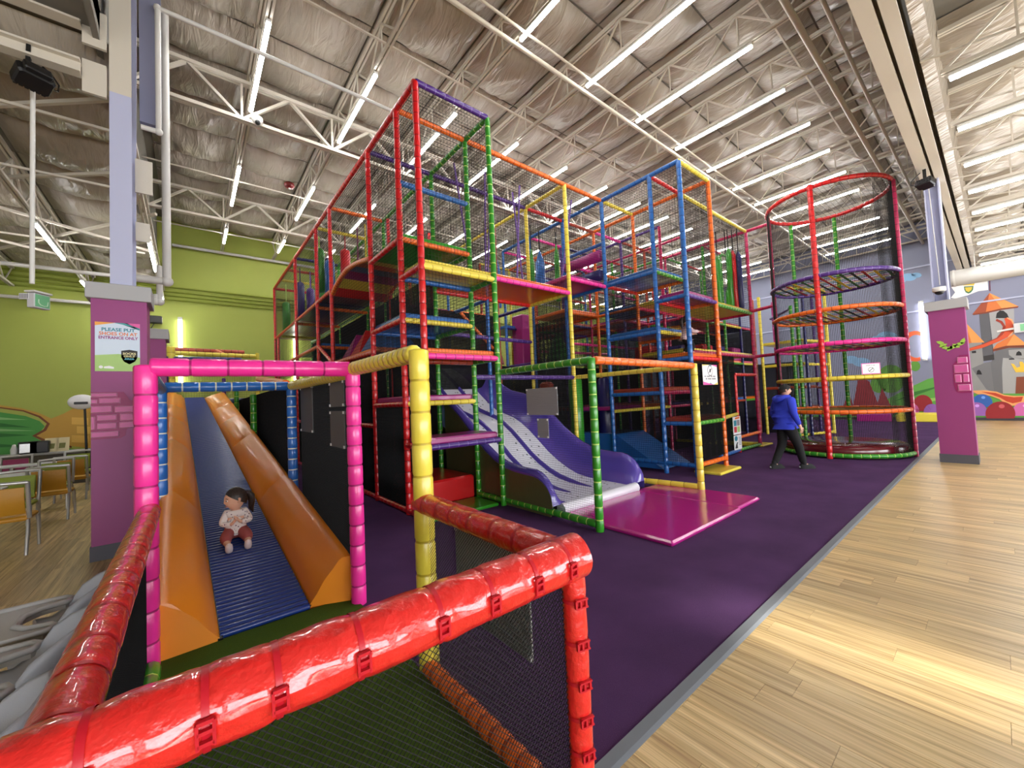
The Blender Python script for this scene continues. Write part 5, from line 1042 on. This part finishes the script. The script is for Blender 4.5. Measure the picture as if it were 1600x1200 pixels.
# ------------------------------------------------------------------ tables and chairs by the lime wall
VY, VG, VM = mat('seat_mustard', c(196, 140, 34), .5, bump=.08, bscale=30), mat('seat_olive', c(142, 160, 46), .5, bump=.08, bscale=30), mat('seat_plum', c(140, 38, 86), .5, bump=.08, bscale=30)
FR = mat('chair_frame', c(196, 196, 194), .3, metal=.6)
def chair(x, y, rot, m1, m2, label):
    t = thing('dining_chair', label, 'chair', (x, y, 0), 'metal framed dining chairs'); t.rotation_euler = (0, 0, rot)      # faces local +y
    def p(n, mb, mm): o = link(n, mb.mesh(n, mm)); o.parent = t; return o
    p('seat', MB().cbox(-.22, .22, -.20, .24, .41, .47, .02), m2)
    m = MB(); rows = []
    for k in range(7):
        v = k/6; z = .50+.33*v; yb = -.21-.06*v-.03*math.sin(PI*v); rows.append((z, yb))
    m.grid([[(-.19, yb+.03, z), (0, yb-.005, z), (.19, yb+.03, z)] for z, yb in rows]); m.grid([[(.19, yb+.03, z), (0, yb+.05, z), (-.19, yb+.03, z)] for z, yb in rows])
    bo = p('backrest', m, m1); 
    m = MB(); m.grid([[(.185, yb+.055, z), (0, yb+.08, z), (-.185, yb+.055, z)] for z, yb in rows[:]]); m.grid([[(-.185, yb+.05, z), (.185, yb+.05, z)] for z, yb in (rows[0], rows[-1])]); p('back_cushion', m, m2)
    m = MB()
    for s in (-1, 1): m.sweep([(s*.225, -.19, .44), (s*.225, -.21, .52), (s*.225, -.27, .84), (s*.225, -.285, .90)], .018, 6, flat=1.3)
    m.sweep([(-.23, -.285, .895), (0, -.315, .905), (.23, -.285, .895)], .022, 6); p('back_frame', m, FR)
    for s in (-1, 1):
        p('leg', MB().sweep([(s*.21, .22, .42), (s*.215, .24, .36), (s*.22, .26, 0)], .018, 6), FR); p('leg', MB().sweep([(s*.21, -.18, .42), (s*.22, -.22, .34), (s*.22, -.30, 0)], .018, 6), FR)
    return t
chair(-1.80, 8.02, 0, VY, VY, 'mustard backed chair nearest the plum column, its back to us'); chair(-2.03, 9.22, PI, VG, VG, 'olive green cushioned chair facing us behind the nearest mustard chair'); chair(-1.80, 10.2, 0, VY, VY, 'second mustard backed chair along the aisle, back to us'); chair(-2.0, 11.35, PI, VG, VG, 'second olive green chair along the aisle facing us'); chair(-1.88, 12.3, 0, VY, VY, 'third mustard backed chair along the aisle'); chair(-2.05, 13.7, PI, VG, VG, 'olive green chair farthest along the aisle, near the long counter')
chair(-2.95, 9.5, PI, VM, VM, 'plum cushioned chair in the inner row nearest us'); chair(-3.0, 11.5, PI, VM, VM, 'plum cushioned chair in the inner row, farther back'); chair(-2.95, 8.1, 0, VY, VG, 'green seated chair at the left picture edge'); chair(-3.0, 13.7, PI, VG, VM, 'farthest inner row chair with plum front by the long counter')
def table(x, y, label, w=1.5, d=.62):
    t = thing('cafe_table', label, 'table', (x, y, 0), 'cafe tables between the chairs'); part('table_top', MB().cbox(x-w/2, x+w/2, y-d/2, y+d/2, .725, .755, .008), mat('table_top', c(196, 196, 200), .35), t); part('pedestal', MB().sweep([(x, y, .03), (x, y, .73)], .04, 10), STEEL, t); part('base_plate', MB().cbox(x-.25, x+.25, y-.22, y+.22, 0, .03, .01), mat('base_dark', c(40, 40, 42), .4), t); return t
table(-2.75, 8.65, 'grey cafe table between the nearest chairs'); table(-2.8, 10.75, 'grey cafe table between the middle chairs'); table(-2.85, 13.0, 'grey cafe table between the farthest chairs')
t = thing('long_counter', 'long grey counter of condiments along the lime wall', 'counter', (-4, 15.5, 0)); part('counter_top', MB().cbox(-7.5, -1.95, 15.2, 15.9, .80, .85, .01), mat('counter_grey', c(150, 152, 156), .4), t); part('counter_front', MB().box(-7.4, -2.0, 15.25, 15.30, 0, .80), mat('counter_dark', c(70, 66, 60), .6), t)
def on_counter(px_, py_): p = on_y(px_, py_, 15.5); return p.x
for px_, nm, lab in ((22, 'salt_shaker', 'white shaker at left on the long counter'), (35, 'salt_shaker', 'white bottle behind napkin box on the long counter')):
    x = on_counter(px_, 700); m = MB(); m.lathe([(.06, 0), (.065, .12), (.045, .18), (.03, .24), (.01, .25)], 12); one(nm, m, WHITEM, lab, 'shaker', (x, 15.5+(.15 if px_ > 30 else 0), .85))
for px_, lab in ((46, 'silver napkin box on the long counter, left one'), (62, 'dark napkin box on the long counter, right one')):
    x = on_counter(px_, 700); t = thing('napkin_box', lab, 'napkin holder', (x, 15.5, .85)); part('case', MB().cbox(x-.17, x+.17, 15.4, 15.6, .85, 1.15, .02), BLACK, t); part('front_plate', MB().box(x-.14, x+.14, 15.39, 15.40, .88, 1.1), STEEL if px_ < 50 else mat('grid_grey', c(44, 44, 48), .5), t)
for px_, lab in ((80, 'cream menu card stand on the counter, left of two'), (97, 'cream menu card stand on the counter nearest the column')):
    x = on_counter(px_, 700); t = thing('menu_card', lab, 'card', (x, 15.55, .85)); part('card', MB().prism([(x-.12, 15.5, .85), (x+.12, 15.5, .85), (x+.12, 15.58, 1.2), (x-.12, 15.58, 1.2)], (0, .02, 0)), mat('card_cream', c(230, 216, 170), .5), t); part('printed_picture', MB().prism([(x-.06, 15.505, .93), (x+.05, 15.505, .93), (x+.06, 15.535, 1.06), (x-.05, 15.535, 1.06)], (0, -.008, 0)), mat('ink_olive', c(110, 110, 50), .5), t)

# ------------------------------------------------------------------ grey high chairs against the red rail
HCM = mat('grey_plastic', c(164, 167, 174), .42, bump=.15, bscale=420); HCT = mat('grey_tray', c(176, 176, 174), .45, bump=.12, bscale=420)
def high_chair(x, y, label, tray=True):
    t = thing('high_chair', label, 'high chair', (x, y, 0), 'grey plastic high chairs')
    def p(n, mb, mm=HCM): o = link(n, mb.mesh(n, mm)); o.parent = t; return o
    plan = [(-.17, -.185), (-.11, -.188), (-.05, -.188), (.01, -.185), (.07, -.172), (.13, -.12), (.15, 0), (.13, .12), (.07, .172), (.01, .185), (-.05, .188), (-.11, .188), (-.17, .185)]
    hs = [.66, .655, .69, .78, .82, .85, .86, .85, .82, .78, .69, .655, .66]; inner = [(a*.86-.005, b*.84) for a, b in plan]; m = MB()
    rows = []
    for (a, b), (i, j), h in zip(plan, inner, hs):
        rows.append([(a*.97, b*.97, h-.10), (a, b, h-.03), (a*.99, b*.985, h-.008), (i*.6+a*.4, j*.6+b*.4, h), (i, j, h-.012), (i*.99, j*.99, h-.10)])
    m.grid(rows); m.add(rows[0], [tuple(range(6))]); m.add(rows[-1], [tuple(range(5, -1, -1))]); p('shell', m)
    p('seat', MB().cbox(-.17, .18, -.16, .16, .44, .49, .02)); p('hinge_cap', MB().sweep([(-.10, -.19, .63), (-.10, -.21, .63)], .03, 12))
    for sx_ in (-1, 1):
        for sy in (-1, 1): p('leg', MB().sweep([(sx_*.13, sy*.13, .46), (sx_*.20, sy*.20, 0)], .028, 8, flat=.8))
    if tray:
        o_ = [(-.52, -.17), (-.48, -.21), (-.16, -.225), (-.06, -.215), (-.03, -.18), (-.05, -.14), (-.13, -.12), (-.175, -.06), (-.175, .06), (-.13, .12), (-.05, .14), (-.03, .18), (-.06, .215), (-.16, .225), (-.48, .21), (-.52, .17)]
        m = MB(); m.prism([(a, b, .685) for a, b in o_], (0, 0, .03)); cx, cy = -.3, 0
        p('tray', m, HCT); r2 = MB(); r2.sweep([(a, b, .718) for a, b in o_], .014, 6, closed=True); p('tray_rim', r2, HCT)
    return t
high_chair(-.45, 2.95, 'grey plastic high chair farthest along the red rail'); high_chair(-.46, 2.42, 'grey plastic high chair in the middle beside the red rail'); high_chair(-.47, 1.87, 'grey plastic high chair nearest us at the lower left corner', True)
# ------------------------------------------------------------------ people
SKIN = mat('skin', c(226, 176, 150), .5); HAIRM = mat('hair_dark', c(44, 30, 24), .45, bump=.4, bscale=60, stretch=(1, 1, .2)); EYEW = mat('eye_white', c(235, 232, 228), .3); EYED = mat('eye_dark', c(30, 22, 20), .3); LIP = mat('lips', c(196, 110, 104), .5)
def skin_body(name, V, E, R, m_, parent, sub=2):
    """one continuous surface grown round a skeleton (world coordinates)"""
    names = list(V); me = bpy.data.meshes.new(name); me.from_pydata([tuple(V[k]) for k in names], [(names.index(a), names.index(b)) for a, b in E], [])
    o = bpy.data.objects.new('tmp', me); COL.objects.link(o); o.modifiers.new('skin', 'SKIN'); s = o.modifiers.new('sub', 'SUBSURF'); s.levels = s.render_levels = sub
    for i, k in enumerate(names):
        sv = me.skin_vertices[0].data[i]; r = R.get(k, .03); sv.radius = r if isinstance(r, tuple) else (r, r); sv.use_root = (i == 0)
    dg = bpy.context.evaluated_depsgraph_get(); out = bpy.data.meshes.new_from_object(o.evaluated_get(dg)); bpy.data.objects.remove(o)
    out.materials.clear(); out.materials.append(m_)
    for p in out.polygons: p.use_smooth = True
    return link(name, out, parent)
def head(parent, ctr, rot, s, skin=SKIN, nose=1.0):
    """head with brow, sockets, nose, mouth, chin and ears; rot: local (x right, y forward, z up) to world"""
    ctr = Vector(ctr); P = lambda v: ctr+rot @ (Vector(v)*s); m = MB(); n, k = 28, 20; rows = []
    for i in range(k+1):
        th = PI*i/k; row = []
        for j in range(n+1):
            ph = 2*PI*j/n; d = Vector((math.sin(th)*math.sin(ph), math.sin(th)*math.cos(ph), math.cos(th))); x, y, z = d.x*.078, d.y*.096, d.z*.118
            if z < 0: q = min(1, -z/.118); x *= 1-.30*q*q; y *= (1-.16*q) if y > 0 else (1-.32*q)
            f = max(0, d.y)
            if d.y > 0:
                g = lambda cx, cz, w, h: math.exp(-((x-cx)/w)**2-((z-cz)/h)**2)*f
                y += nose*(.024*g(0, -.026, .013, .020)+.012*g(0, -.004, .010, .024))-.010*g(.032, .004, .017, .012)-.010*g(-.032, .004, .017, .012)+.006*g(0, .028, .05, .012)+.006*g(0, -.062, .024, .010)+.010*g(0, -.098, .022, .018)+(.005+.008*(1-nose))*(g(.042, -.036, .024, .024)+g(-.042, -.036, .024, .024))+.016*(1-nose)*g(0, .05, .06, .03)
            row.append(P((x, y, z)))
        rows.append(row)
    m.grid(rows)
    for sx_ in (-1, 1): m.sweep([P((sx_*.074, -.012, .018)), P((sx_*.088, -.020, .012)), P((sx_*.090, -.018, -.010)), P((sx_*.078, -.006, -.030))], [.010*s, .013*s, .012*s, .008*s], 8)
    h = part('head', m, skin, parent)
    for sx_ in (-1, 1):
        e = MB().ball(P((sx_*.032, .078, .003)), .0105*s, 10, 8); part('eye', e, EYEW, h); part('iris', MB().ball(P((sx_*.032, .0885, .003)), .0065*s, 8, 6), EYED, h)
        part('eyebrow', MB().sweep([P((sx_*.016, .092, .024)), P((sx_*.034, .090, .030)), P((sx_*.052, .076, .024))], .0035*s, 5), HAIRM, h)
    part('mouth', MB().sweep([P((-.022, .083, -.062)), P((0, .094, -.061)), P((.022, .083, -.062))], [.003*s, .006*s, .003*s], 6), LIP, h)
    return h, P
def hair_cap(parent, P, s, front, low, back, r=1.0, m_=HAIRM, name='hair'):
    """hair shell hugging the skull: front hairline, lower edge at the sides and nape"""
    m = MB(); n, k = 28, 12; rows = []
    for j in range(n+1):
        ph = 2*PI*j/n; cy = math.cos(ph); edge = front*max(0, cy)**1.0+low*(1-abs(cy))+back*max(0, -cy); row = []
        for i in range(k+1):
            th = edge*i/k; w = 1+.018*math.sin(9*ph+3*th)+.012*math.sin(17*ph); row.append(P((math.sin(th)*math.sin(ph)*.085*r*w, math.sin(th)*cy*.104*r*w-.004, math.cos(th)*.126*r)))
        rows.append(row)
    m.grid(rows); rows2 = [[r_[-1], P((0, 0, .02))] for r_ in rows]; m.grid(rows2); return part(name, m, m_, parent)
def hand(V, E, R, pre, wrist, fwd, side, palm_n, s=1.0, curl=.5):
    """palm and five fingers added to a skeleton: fwd along the hand, side towards the thumb"""
    fwd, side, pn = Vector(fwd).normalized(), Vector(side).normalized(), Vector(palm_n).normalized(); w = Vector(wrist)
    V[pre+'palm'] = w+fwd*.05*s; R[pre+'palm'] = (.030*s, .016*s); E.append((pre+'wrist', pre+'palm'))
    for q, (off, l) in enumerate(((.026, .070), (.009, .078), (-.008, .073), (-.024, .058))):
        a = w+fwd*.092*s+side*off*s; b = a+fwd*l*.5*s*(1-curl*.3)+pn*l*.28*s*curl; e = b+fwd*l*.38*s*(1-curl)+pn*l*.42*s*curl
        for nm, p, r in (('k', a, .0095), ('m', b, .0085), ('t', e, .0075)): V[pre+nm+str(q)] = p; R[pre+nm+str(q)] = r*s
        E += [(pre+'palm', pre+'k'+str(q)), (pre+'k'+str(q), pre+'m'+str(q)), (pre+'m'+str(q), pre+'t'+str(q))]
    a = w+fwd*.035*s+side*.036*s; b = a+fwd*.028*s+side*.020*s+pn*.010*s; e = b+fwd*.026*s+pn*.012*s
    for nm, p, r in (('ta', a, .011), ('tb', b, .0095), ('tc', e, .008)): V[pre+nm] = p; R[pre+nm] = r*s
    E += [(pre+'palm', pre+'ta'), (pre+'ta', pre+'tb'), (pre+'tb', pre+'tc')]

def man():
    o = Vector((9.42, 2.81, .010)); f = Vector((.80, -.60, 0)); r = Vector((f.y, -f.x, 0)); M3 = Matrix((r, f, Vector((0, 0, 1)))).transposed()
    t = thing('person', 'person in royal blue hoodie, black cap and black trousers walking on the carpet', 'person', o)
    W = lambda x, y, z: o+M3 @ Vector((x, y, z))
    V = {'pelvis': W(0, 0, .92), 'waist': W(0, 0, 1.04), 'chest': W(0, .02, 1.26), 'neck0': W(0, .0, 1.41), 'neck1': W(0, .03, 1.49)}
    R = {'pelvis': (.15, .12), 'waist': (.145, .115), 'chest': (.165, .12), 'neck0': .075, 'neck1': .055}
    E = [('pelvis', 'waist'), ('waist', 'chest'), ('chest', 'neck0'), ('neck0', 'neck1')]
    for s, n, ky, ay, ty, az in ((-1, 'l', -.02, -.24, -.10, .085), (1, 'r', .16, .27, .43, .08)):
        V[n+'hip'] = W(s*.095, 0, .87); V[n+'knee'] = W(s*.10, ky, .48); V[n+'ankle'] = W(s*.075, ay, az); V[n+'toe'] = W(s*.085, ty, .035)
        R.update({n+'hip': .095, n+'knee': .062, n+'ankle': .042, n+'toe': .035}); E += [('pelvis', n+'hip'), (n+'hip', n+'knee'), (n+'knee', n+'ankle'), (n+'ankle', n+'toe')]
    arms = {'l': ((-.20, .0, 1.385), (-.275, -.06, 1.12), (-.255, .04, .87)), 'r': ((.20, .0, 1.385), (.285, -.03, 1.12), (.27, .10, .87))}
    for n, (sh, el, wr) in arms.items():
        V[n+'sh'] = W(*sh); V[n+'el'] = W(*el); V[n+'wrist'] = W(*wr); R.update({n+'sh': .070, n+'el': .045, n+'wrist': (.027, .022)}); E += [('chest', n+'sh'), (n+'sh', n+'el'), (n+'el', n+'wrist')]
        s = -1 if n == 'l' else 1
        hand(V, E, R, n, V[n+'wrist'], M3 @ Vector((0, .18, -1)), M3 @ Vector((0, 1, .1)), M3 @ Vector((-s, 0, 0)), 1.0, .45)
    skin_body('body', V, E, R, SKIN, t)
    kk = ['pelvis', 'waist', 'chest', 'neck0', 'lsh', 'lel', 'rsh', 'rel']; Vh = {k: V[k] for k in kk}; Vh['pelvis'] = W(0, 0, 1.0); Vh['hem'] = W(0, 0, .93)
    for n in 'lr': Vh[n+'cuff'] = V[n+'wrist'].lerp(V[n+'el'], .1)
    BH = mat('hoodie_blue', c(44, 62, 196), .85, bump=.5, bscale=9)
    Rh = {'hem': (.19, .165), 'pelvis': (.205, .18), 'waist': (.205, .175), 'chest': (.205, .165), 'neck0': .10, 'lsh': .094, 'rsh': .094, 'lel': .068, 'rel': .068, 'lcuff': .045, 'rcuff': .045}
    hd = skin_body('hoodie', Vh, [('hem', 'pelvis'), ('pelvis', 'waist'), ('waist', 'chest'), ('chest', 'neck0'), ('chest', 'lsh'), ('lsh', 'lel'), ('lel', 'lcuff'), ('chest', 'rsh'), ('rsh', 'rel'), ('rel', 'rcuff')], Rh, BH, t)
    m = MB(); m.sweep([W(-.085, .06, 1.46), W(-.115, -.05, 1.45), W(-.07, -.13, 1.42), W(0, -.155, 1.385), W(.07, -.13, 1.42), W(.115, -.05, 1.45), W(.085, .06, 1.46)], [.035, .05, .055, .06, .055, .05, .035], 10); part('hood', m, BH, hd)
    m = MB(); m.sweep([W(.160*math.sin(a)*1.12, .160*math.cos(a)*.94, .885) for a in [2*PI*i/20 for i in range(20)]], .03, 8, closed=True); part('waistband', m, BH, hd)
    Vp = {k: V[k] for k in ('pelvis', 'waist', 'lhip', 'lknee', 'rhip', 'rknee')}; Vp['waist'] = W(0, 0, 1.06)
    for n in 'lr': Vp[n+'hem'] = V[n+'ankle'].lerp(V[n+'knee'], .02)
    skin_body('trousers', Vp, [('pelvis', 'waist'), ('pelvis', 'lhip'), ('lhip', 'lknee'), ('lknee', 'lhem'), ('pelvis', 'rhip'), ('rhip', 'rknee'), ('rknee', 'rhem')], {'pelvis': (.168, .14), 'waist': (.16, .13), 'lhip': .118, 'rhip': .118, 'lknee': .085, 'rknee': .085, 'lhem': .066, 'rhem': .066}, mat('black_cloth', c(18, 18, 20), .85, bump=.3, bscale=14), t)
    for n in 'lr':
        a, b = V[n+'ankle'], V[n+'toe']; d = (b-a); d.z = 0; d.normalize(); g = Vector((a.x, a.y, .010)); sd = Vector((-d.y, d.x, 0)); m = MB(); rows = []
        for u, w, h in ((-.085, .030, .075), (-.065, .045, .115), (-.02, .050, .125), (.04, .052, .115), (.10, .055, .098), (.16, .052, .085), (.205, .034, .045)):
            rows.append([g+d*u+sd*w, g+d*u+sd*w*.95+Vector((0, 0, h*.6)), g+d*u+Vector((0, 0, h)), g+d*u-sd*w*.95+Vector((0, 0, h*.6)), g+d*u-sd*w])
        m.grid(rows); m.add(rows[0], [(0, 1, 2, 3, 4)]); m.add(rows[-1], [(4, 3, 2, 1, 0)]); m.sweep([a+Vector((0, 0, -.03)), a+Vector((0, 0, .04)), a.lerp(V[n+'knee'], .22)], [.046, .050, .052], 10); so = part('sock', m, mat('sock_black', c(22, 22, 24), .8), t)
        m = MB(); m.sweep([g+d*-.072+Vector((0, 0, .02)), g+d*-.066+Vector((0, 0, .05))], .028, 10); m.ball(g+d*.185+Vector((0, 0, .025)), .028, 10, 6, sc=(1, 1, .8)); part('sock_patch', m, mat('sock_grey', c(190, 190, 195), .8), so, 'light grey heel and toe')
    rot = M3 @ Matrix.Rotation(-.25, 3, 'Z'); h, P = head(t, W(0, .045, 1.585), rot, .98)
    hair_cap(h, P, 1, 1.0, 1.75, 2.05, .99)
    CAPM = mat('cap_black', c(16, 16, 18), .8); cp = hair_cap(h, P, 1, 1.28, 1.35, 1.52, 1.07, CAPM, 'cap')
    m = MB(); m.grid([[P((.07*q, .10-.010*q*q, .045)), P((.065*q, .165-.045*q*q, .028))] for q in (-1, -.6, -.2, .2, .6, 1)]); part('cap_brim', m, CAPM, cp)
    m = MB(); m.grid([[P((x_, -.118+.25*x_*x_, .045)), P((x_, -.112+.25*x_*x_, .075))] for x_ in (-.035, -.012, .012, .035)]); part('cap_patch', m, mat('patch_grey', c(196, 198, 206), .6), cp, 'pale grey woven patch')
man()

def child(o, f, sit, shirt, trousers, shoe, head_yaw, label, s=1.0, dots=False, head_tilt=0.0, hair='tail', slope=0.0, hs=.92):
    f = Vector(f).normalized(); r = Vector((f.y, -f.x, 0)).normalized(); up = Vector((0, 0, 1)); M3 = Matrix((r, f, up)).transposed(); o = Vector(o)
    t = thing('person', label, 'person', o); W = lambda x, y, z: o+M3 @ (Vector((x, y, z))*s)
    if sit:
        V = {'pelvis': W(0, .0, .085), 'waist': W(0, -.01, .15), 'chest': W(0, -.02, .265), 'neck0': W(0, -.015, .335), 'neck1': W(0, -.01, .385)}
        legs = {'l': ((-.062, .03, .08), (-.120, .17, .085-.17*slope), (-.125, .30, .04-.30*slope), (-.12, .325, .075-.31*slope)), 'r': ((.062, .03, .08), (.105, .17, .09-.17*slope), (.060, .31, .04-.31*slope), (.045, .34, .07-.32*slope))}
        arms = {'l': ((-.095, -.01, .305), (-.145, .03, .20), (-.045, .115, .215)), 'r': ((.095, -.01, .305), (.14, .03, .195), (.035, .11, .195))}
    else:
        V = {'pelvis': W(0, -.02, .36), 'waist': W(0, -.01, .43), 'chest': W(0, .0, .545), 'neck0': W(0, .01, .62), 'neck1': W(0, .02, .665)}
        legs = {'l': ((-.06, 0, .33), (-.07, .06, .19), (-.065, -.06, .05), (-.07, .02, .02)), 'r': ((.06, 0, .33), (.065, .09, .19), (.06, .05, .05), (.065, .13, .02))}
        arms = {'l': ((-.105, .0, .59), (-.15, .06, .49), (-.11, .20, .47)), 'r': ((.105, .0, .59), (.15, .08, .49), (.12, .22, .49))}
    R = {'pelvis': (.098*s, .085*s), 'waist': (.092*s, .078*s), 'chest': (.098*s, .075*s), 'neck0': .045*s, 'neck1': .036*s}; E = [('pelvis', 'waist'), ('waist', 'chest'), ('chest', 'neck0'), ('neck0', 'neck1')]
    for n, (h, k, a, b) in legs.items():
        V.update({n+'hip': W(*h), n+'knee': W(*k), n+'ankle': W(*a), n+'toe': W(*b)}); R.update({n+'hip': .065*s, n+'knee': .050*s, n+'ankle': .027*s, n+'toe': .020*s}); E += [('pelvis', n+'hip'), (n+'hip', n+'knee'), (n+'knee', n+'ankle'), (n+'ankle', n+'toe')]
    for n, (a, b, w) in arms.items():
        V.update({n+'sh': W(*a), n+'el': W(*b), n+'wrist': W(*w)}); R.update({n+'sh': .042*s, n+'el': .033*s, n+'wrist': (.021*s, .017*s)}); E += [('chest', n+'sh'), (n+'sh', n+'el'), (n+'el', n+'wrist')]
        sg = -1 if n == 'l' else 1
        if sit: hand(V, E, R, n, V[n+'wrist'], M3 @ Vector((-sg*.55, .25, .75)), M3 @ Vector((-sg*.3, .3, .9) if 0 else (0, -.6, .6)), M3 @ Vector((-sg, -.3, 0)), .62*s, .25)
        else: hand(V, E, R, n, V[n+'wrist'], M3 @ Vector((0, 1, 0)), M3 @ Vector((-sg, 0, .2)), M3 @ Vector((0, 0, -1)), .6*s, .4)
    skin_body('body', V, E, R, SKIN, t)
    Vs = {k: V[k] for k in ('waist', 'chest', 'neck0', 'lsh', 'lel', 'rsh', 'rel')}; Vs['hem'] = V['pelvis'].lerp(V['waist'], -.35)
    for n in 'lr': Vs[n+'cuff'] = V[n+'wrist'].lerp(V[n+'el'], .06)
    skin_body('shirt', Vs, [('chest', 'waist'), ('waist', 'hem'), ('chest', 'neck0'), ('chest', 'lsh'), ('lsh', 'lel'), ('lel', 'lcuff'), ('chest', 'rsh'), ('rsh', 'rel'), ('rel', 'rcuff')], {'hem': (.140*s, .125*s), 'waist': (.118*s, .104*s), 'chest': (.106*s, .088*s), 'neck0': .050*s, 'lsh': .055*s, 'rsh': .055*s, 'lel': .047*s, 'rel': .047*s, 'lcuff': .032*s, 'rcuff': .032*s}, shirt, t)
    Vp = {'pelvis': V['pelvis'], 'waist': V['waist']}
    for n in 'lr': Vp[n+'hip'] = V[n+'hip']; Vp[n+'knee'] = V[n+'knee']; Vp[n+'hem'] = V[n+'knee'].lerp(V[n+'ankle'], .62 if sit else .85)
    skin_body('trousers', Vp, [('pelvis', 'waist'), ('pelvis', 'lhip'), ('lhip', 'lknee'), ('lknee', 'lhem'), ('pelvis', 'rhip'), ('rhip', 'rknee'), ('rknee', 'rhem')], {'pelvis': (.118*s, .10*s), 'waist': (.10*s, .085*s), 'lhip': .082*s, 'rhip': .082*s, 'lknee': .066*s, 'rknee': .066*s, 'lhem': .045*s, 'rhem': .045*s}, trousers, t)
    for n in 'lr':
        a, b = V[n+'ankle'], V[n+'toe']; d = (b-a).normalized(); q = f if not sit else (Vector((0, 0, 1))*.9+f*.45).normalized(); hl = a-Vector((0, 0, .012*s))+(f*.03*s if sit else Vector((0, 0, 0))); m = MB(); m.sweep([hl-q*.036*s, hl-q*.024*s, hl+q*.015*s, hl+q*.045*s, hl+q*.07*s, hl+q*.088*s], [.012*s, .034*s, .039*s, .037*s, .034*s, .014*s], 10, flat=.9); part('shoe', m, shoe, t)
    hc = (W(0, .0, .475) if sit else W(0, .035, .755)); rot = M3 @ Matrix.Rotation(head_yaw, 3, 'Z') @ Matrix.Rotation(head_tilt, 3, 'X'); h, P = head(t, hc, rot, hs*s, nose=.55); hair_cap(h, P, 1, 1.0, 1.62, 2.15, 1.04)
    Q = lambda x, y, z: P((x, y, z)); m = MB(); m.sweep([Q(0, -.085, .05), Q(.01, -.125, .045), Q(.02, -.150, .0), Q(.03, -.155, -.07), Q(.05, -.15, -.14), Q(.075, -.17, -.20)], [.024*s, .030*s, .042*s, .040*s, .030*s, .006*s], 10); part('ponytail', m, HAIRM, h); part('hair_tie', MB().sweep([Q(0, -.098, .052), Q(.006, -.112, .05)], .026*s, 10), mat('hair_tie_dark', c(60, 40, 50), .6), h)
    return t
def dotted(name, base_, dot):
    m = bpy.data.materials.new(name); m.use_nodes = True; nt = m.node_tree; b = nt.nodes['Principled BSDF']; tc = nt.nodes.new('ShaderNodeTexCoord'); vo = nt.nodes.new('ShaderNodeTexVoronoi'); vo.inputs['Scale'].default_value = 34; cr_ = nt.nodes.new('ShaderNodeValToRGB'); cr_.color_ramp.interpolation = 'CONSTANT'
    cr_.color_ramp.elements[0].color = dot; cr_.color_ramp.elements[1].position = .22; cr_.color_ramp.elements[1].color = base_; nt.links.new(tc.outputs['Object'], vo.inputs['Vector']); nt.links.new(vo.outputs['Distance'], cr_.inputs[0]); nt.links.new(cr_.outputs[0], b.inputs['Base Color']); b.inputs['Roughness'].default_value = .85; return m
# seat of the toddler: where the line of sight meets the roller bed
d = ray(369, 840); kk = 2.0/8.85; tt = (.04+.026-kk*3.65-EYE.z)/(d.z-kk*d.y); seat = EYE+d*tt
child(seat+Vector((0, 0, .0)), (-.10, -1, 0), True, dotted('shirt_dotted', c(236, 228, 226), c(120, 96, 120)), mat('trousers_rose', c(168, 84, 84), .85, bump=.2, bscale=20), mat('shoe_pale', c(246, 232, 232), .6), -1.35, 'toddler in dotted white top and rose trousers sitting on the roller slide', .82, head_tilt=-.05, slope=kk, hs=1.14)
g = on_y(1074, 551, 4.12); child((g.x, 4.12, 2.425), (.78, -.62, 0), False, mat('top_pale_pink', c(230, 200, 204), .85, bump=.2, bscale=20), mat('black_cloth', c(18, 18, 20), .85, bump=.3, bscale=14), mat('shoe_pale', c(246, 232, 232), .6), 0.0, 'child in pale pink top and black leggings standing inside the blue tower', .98)
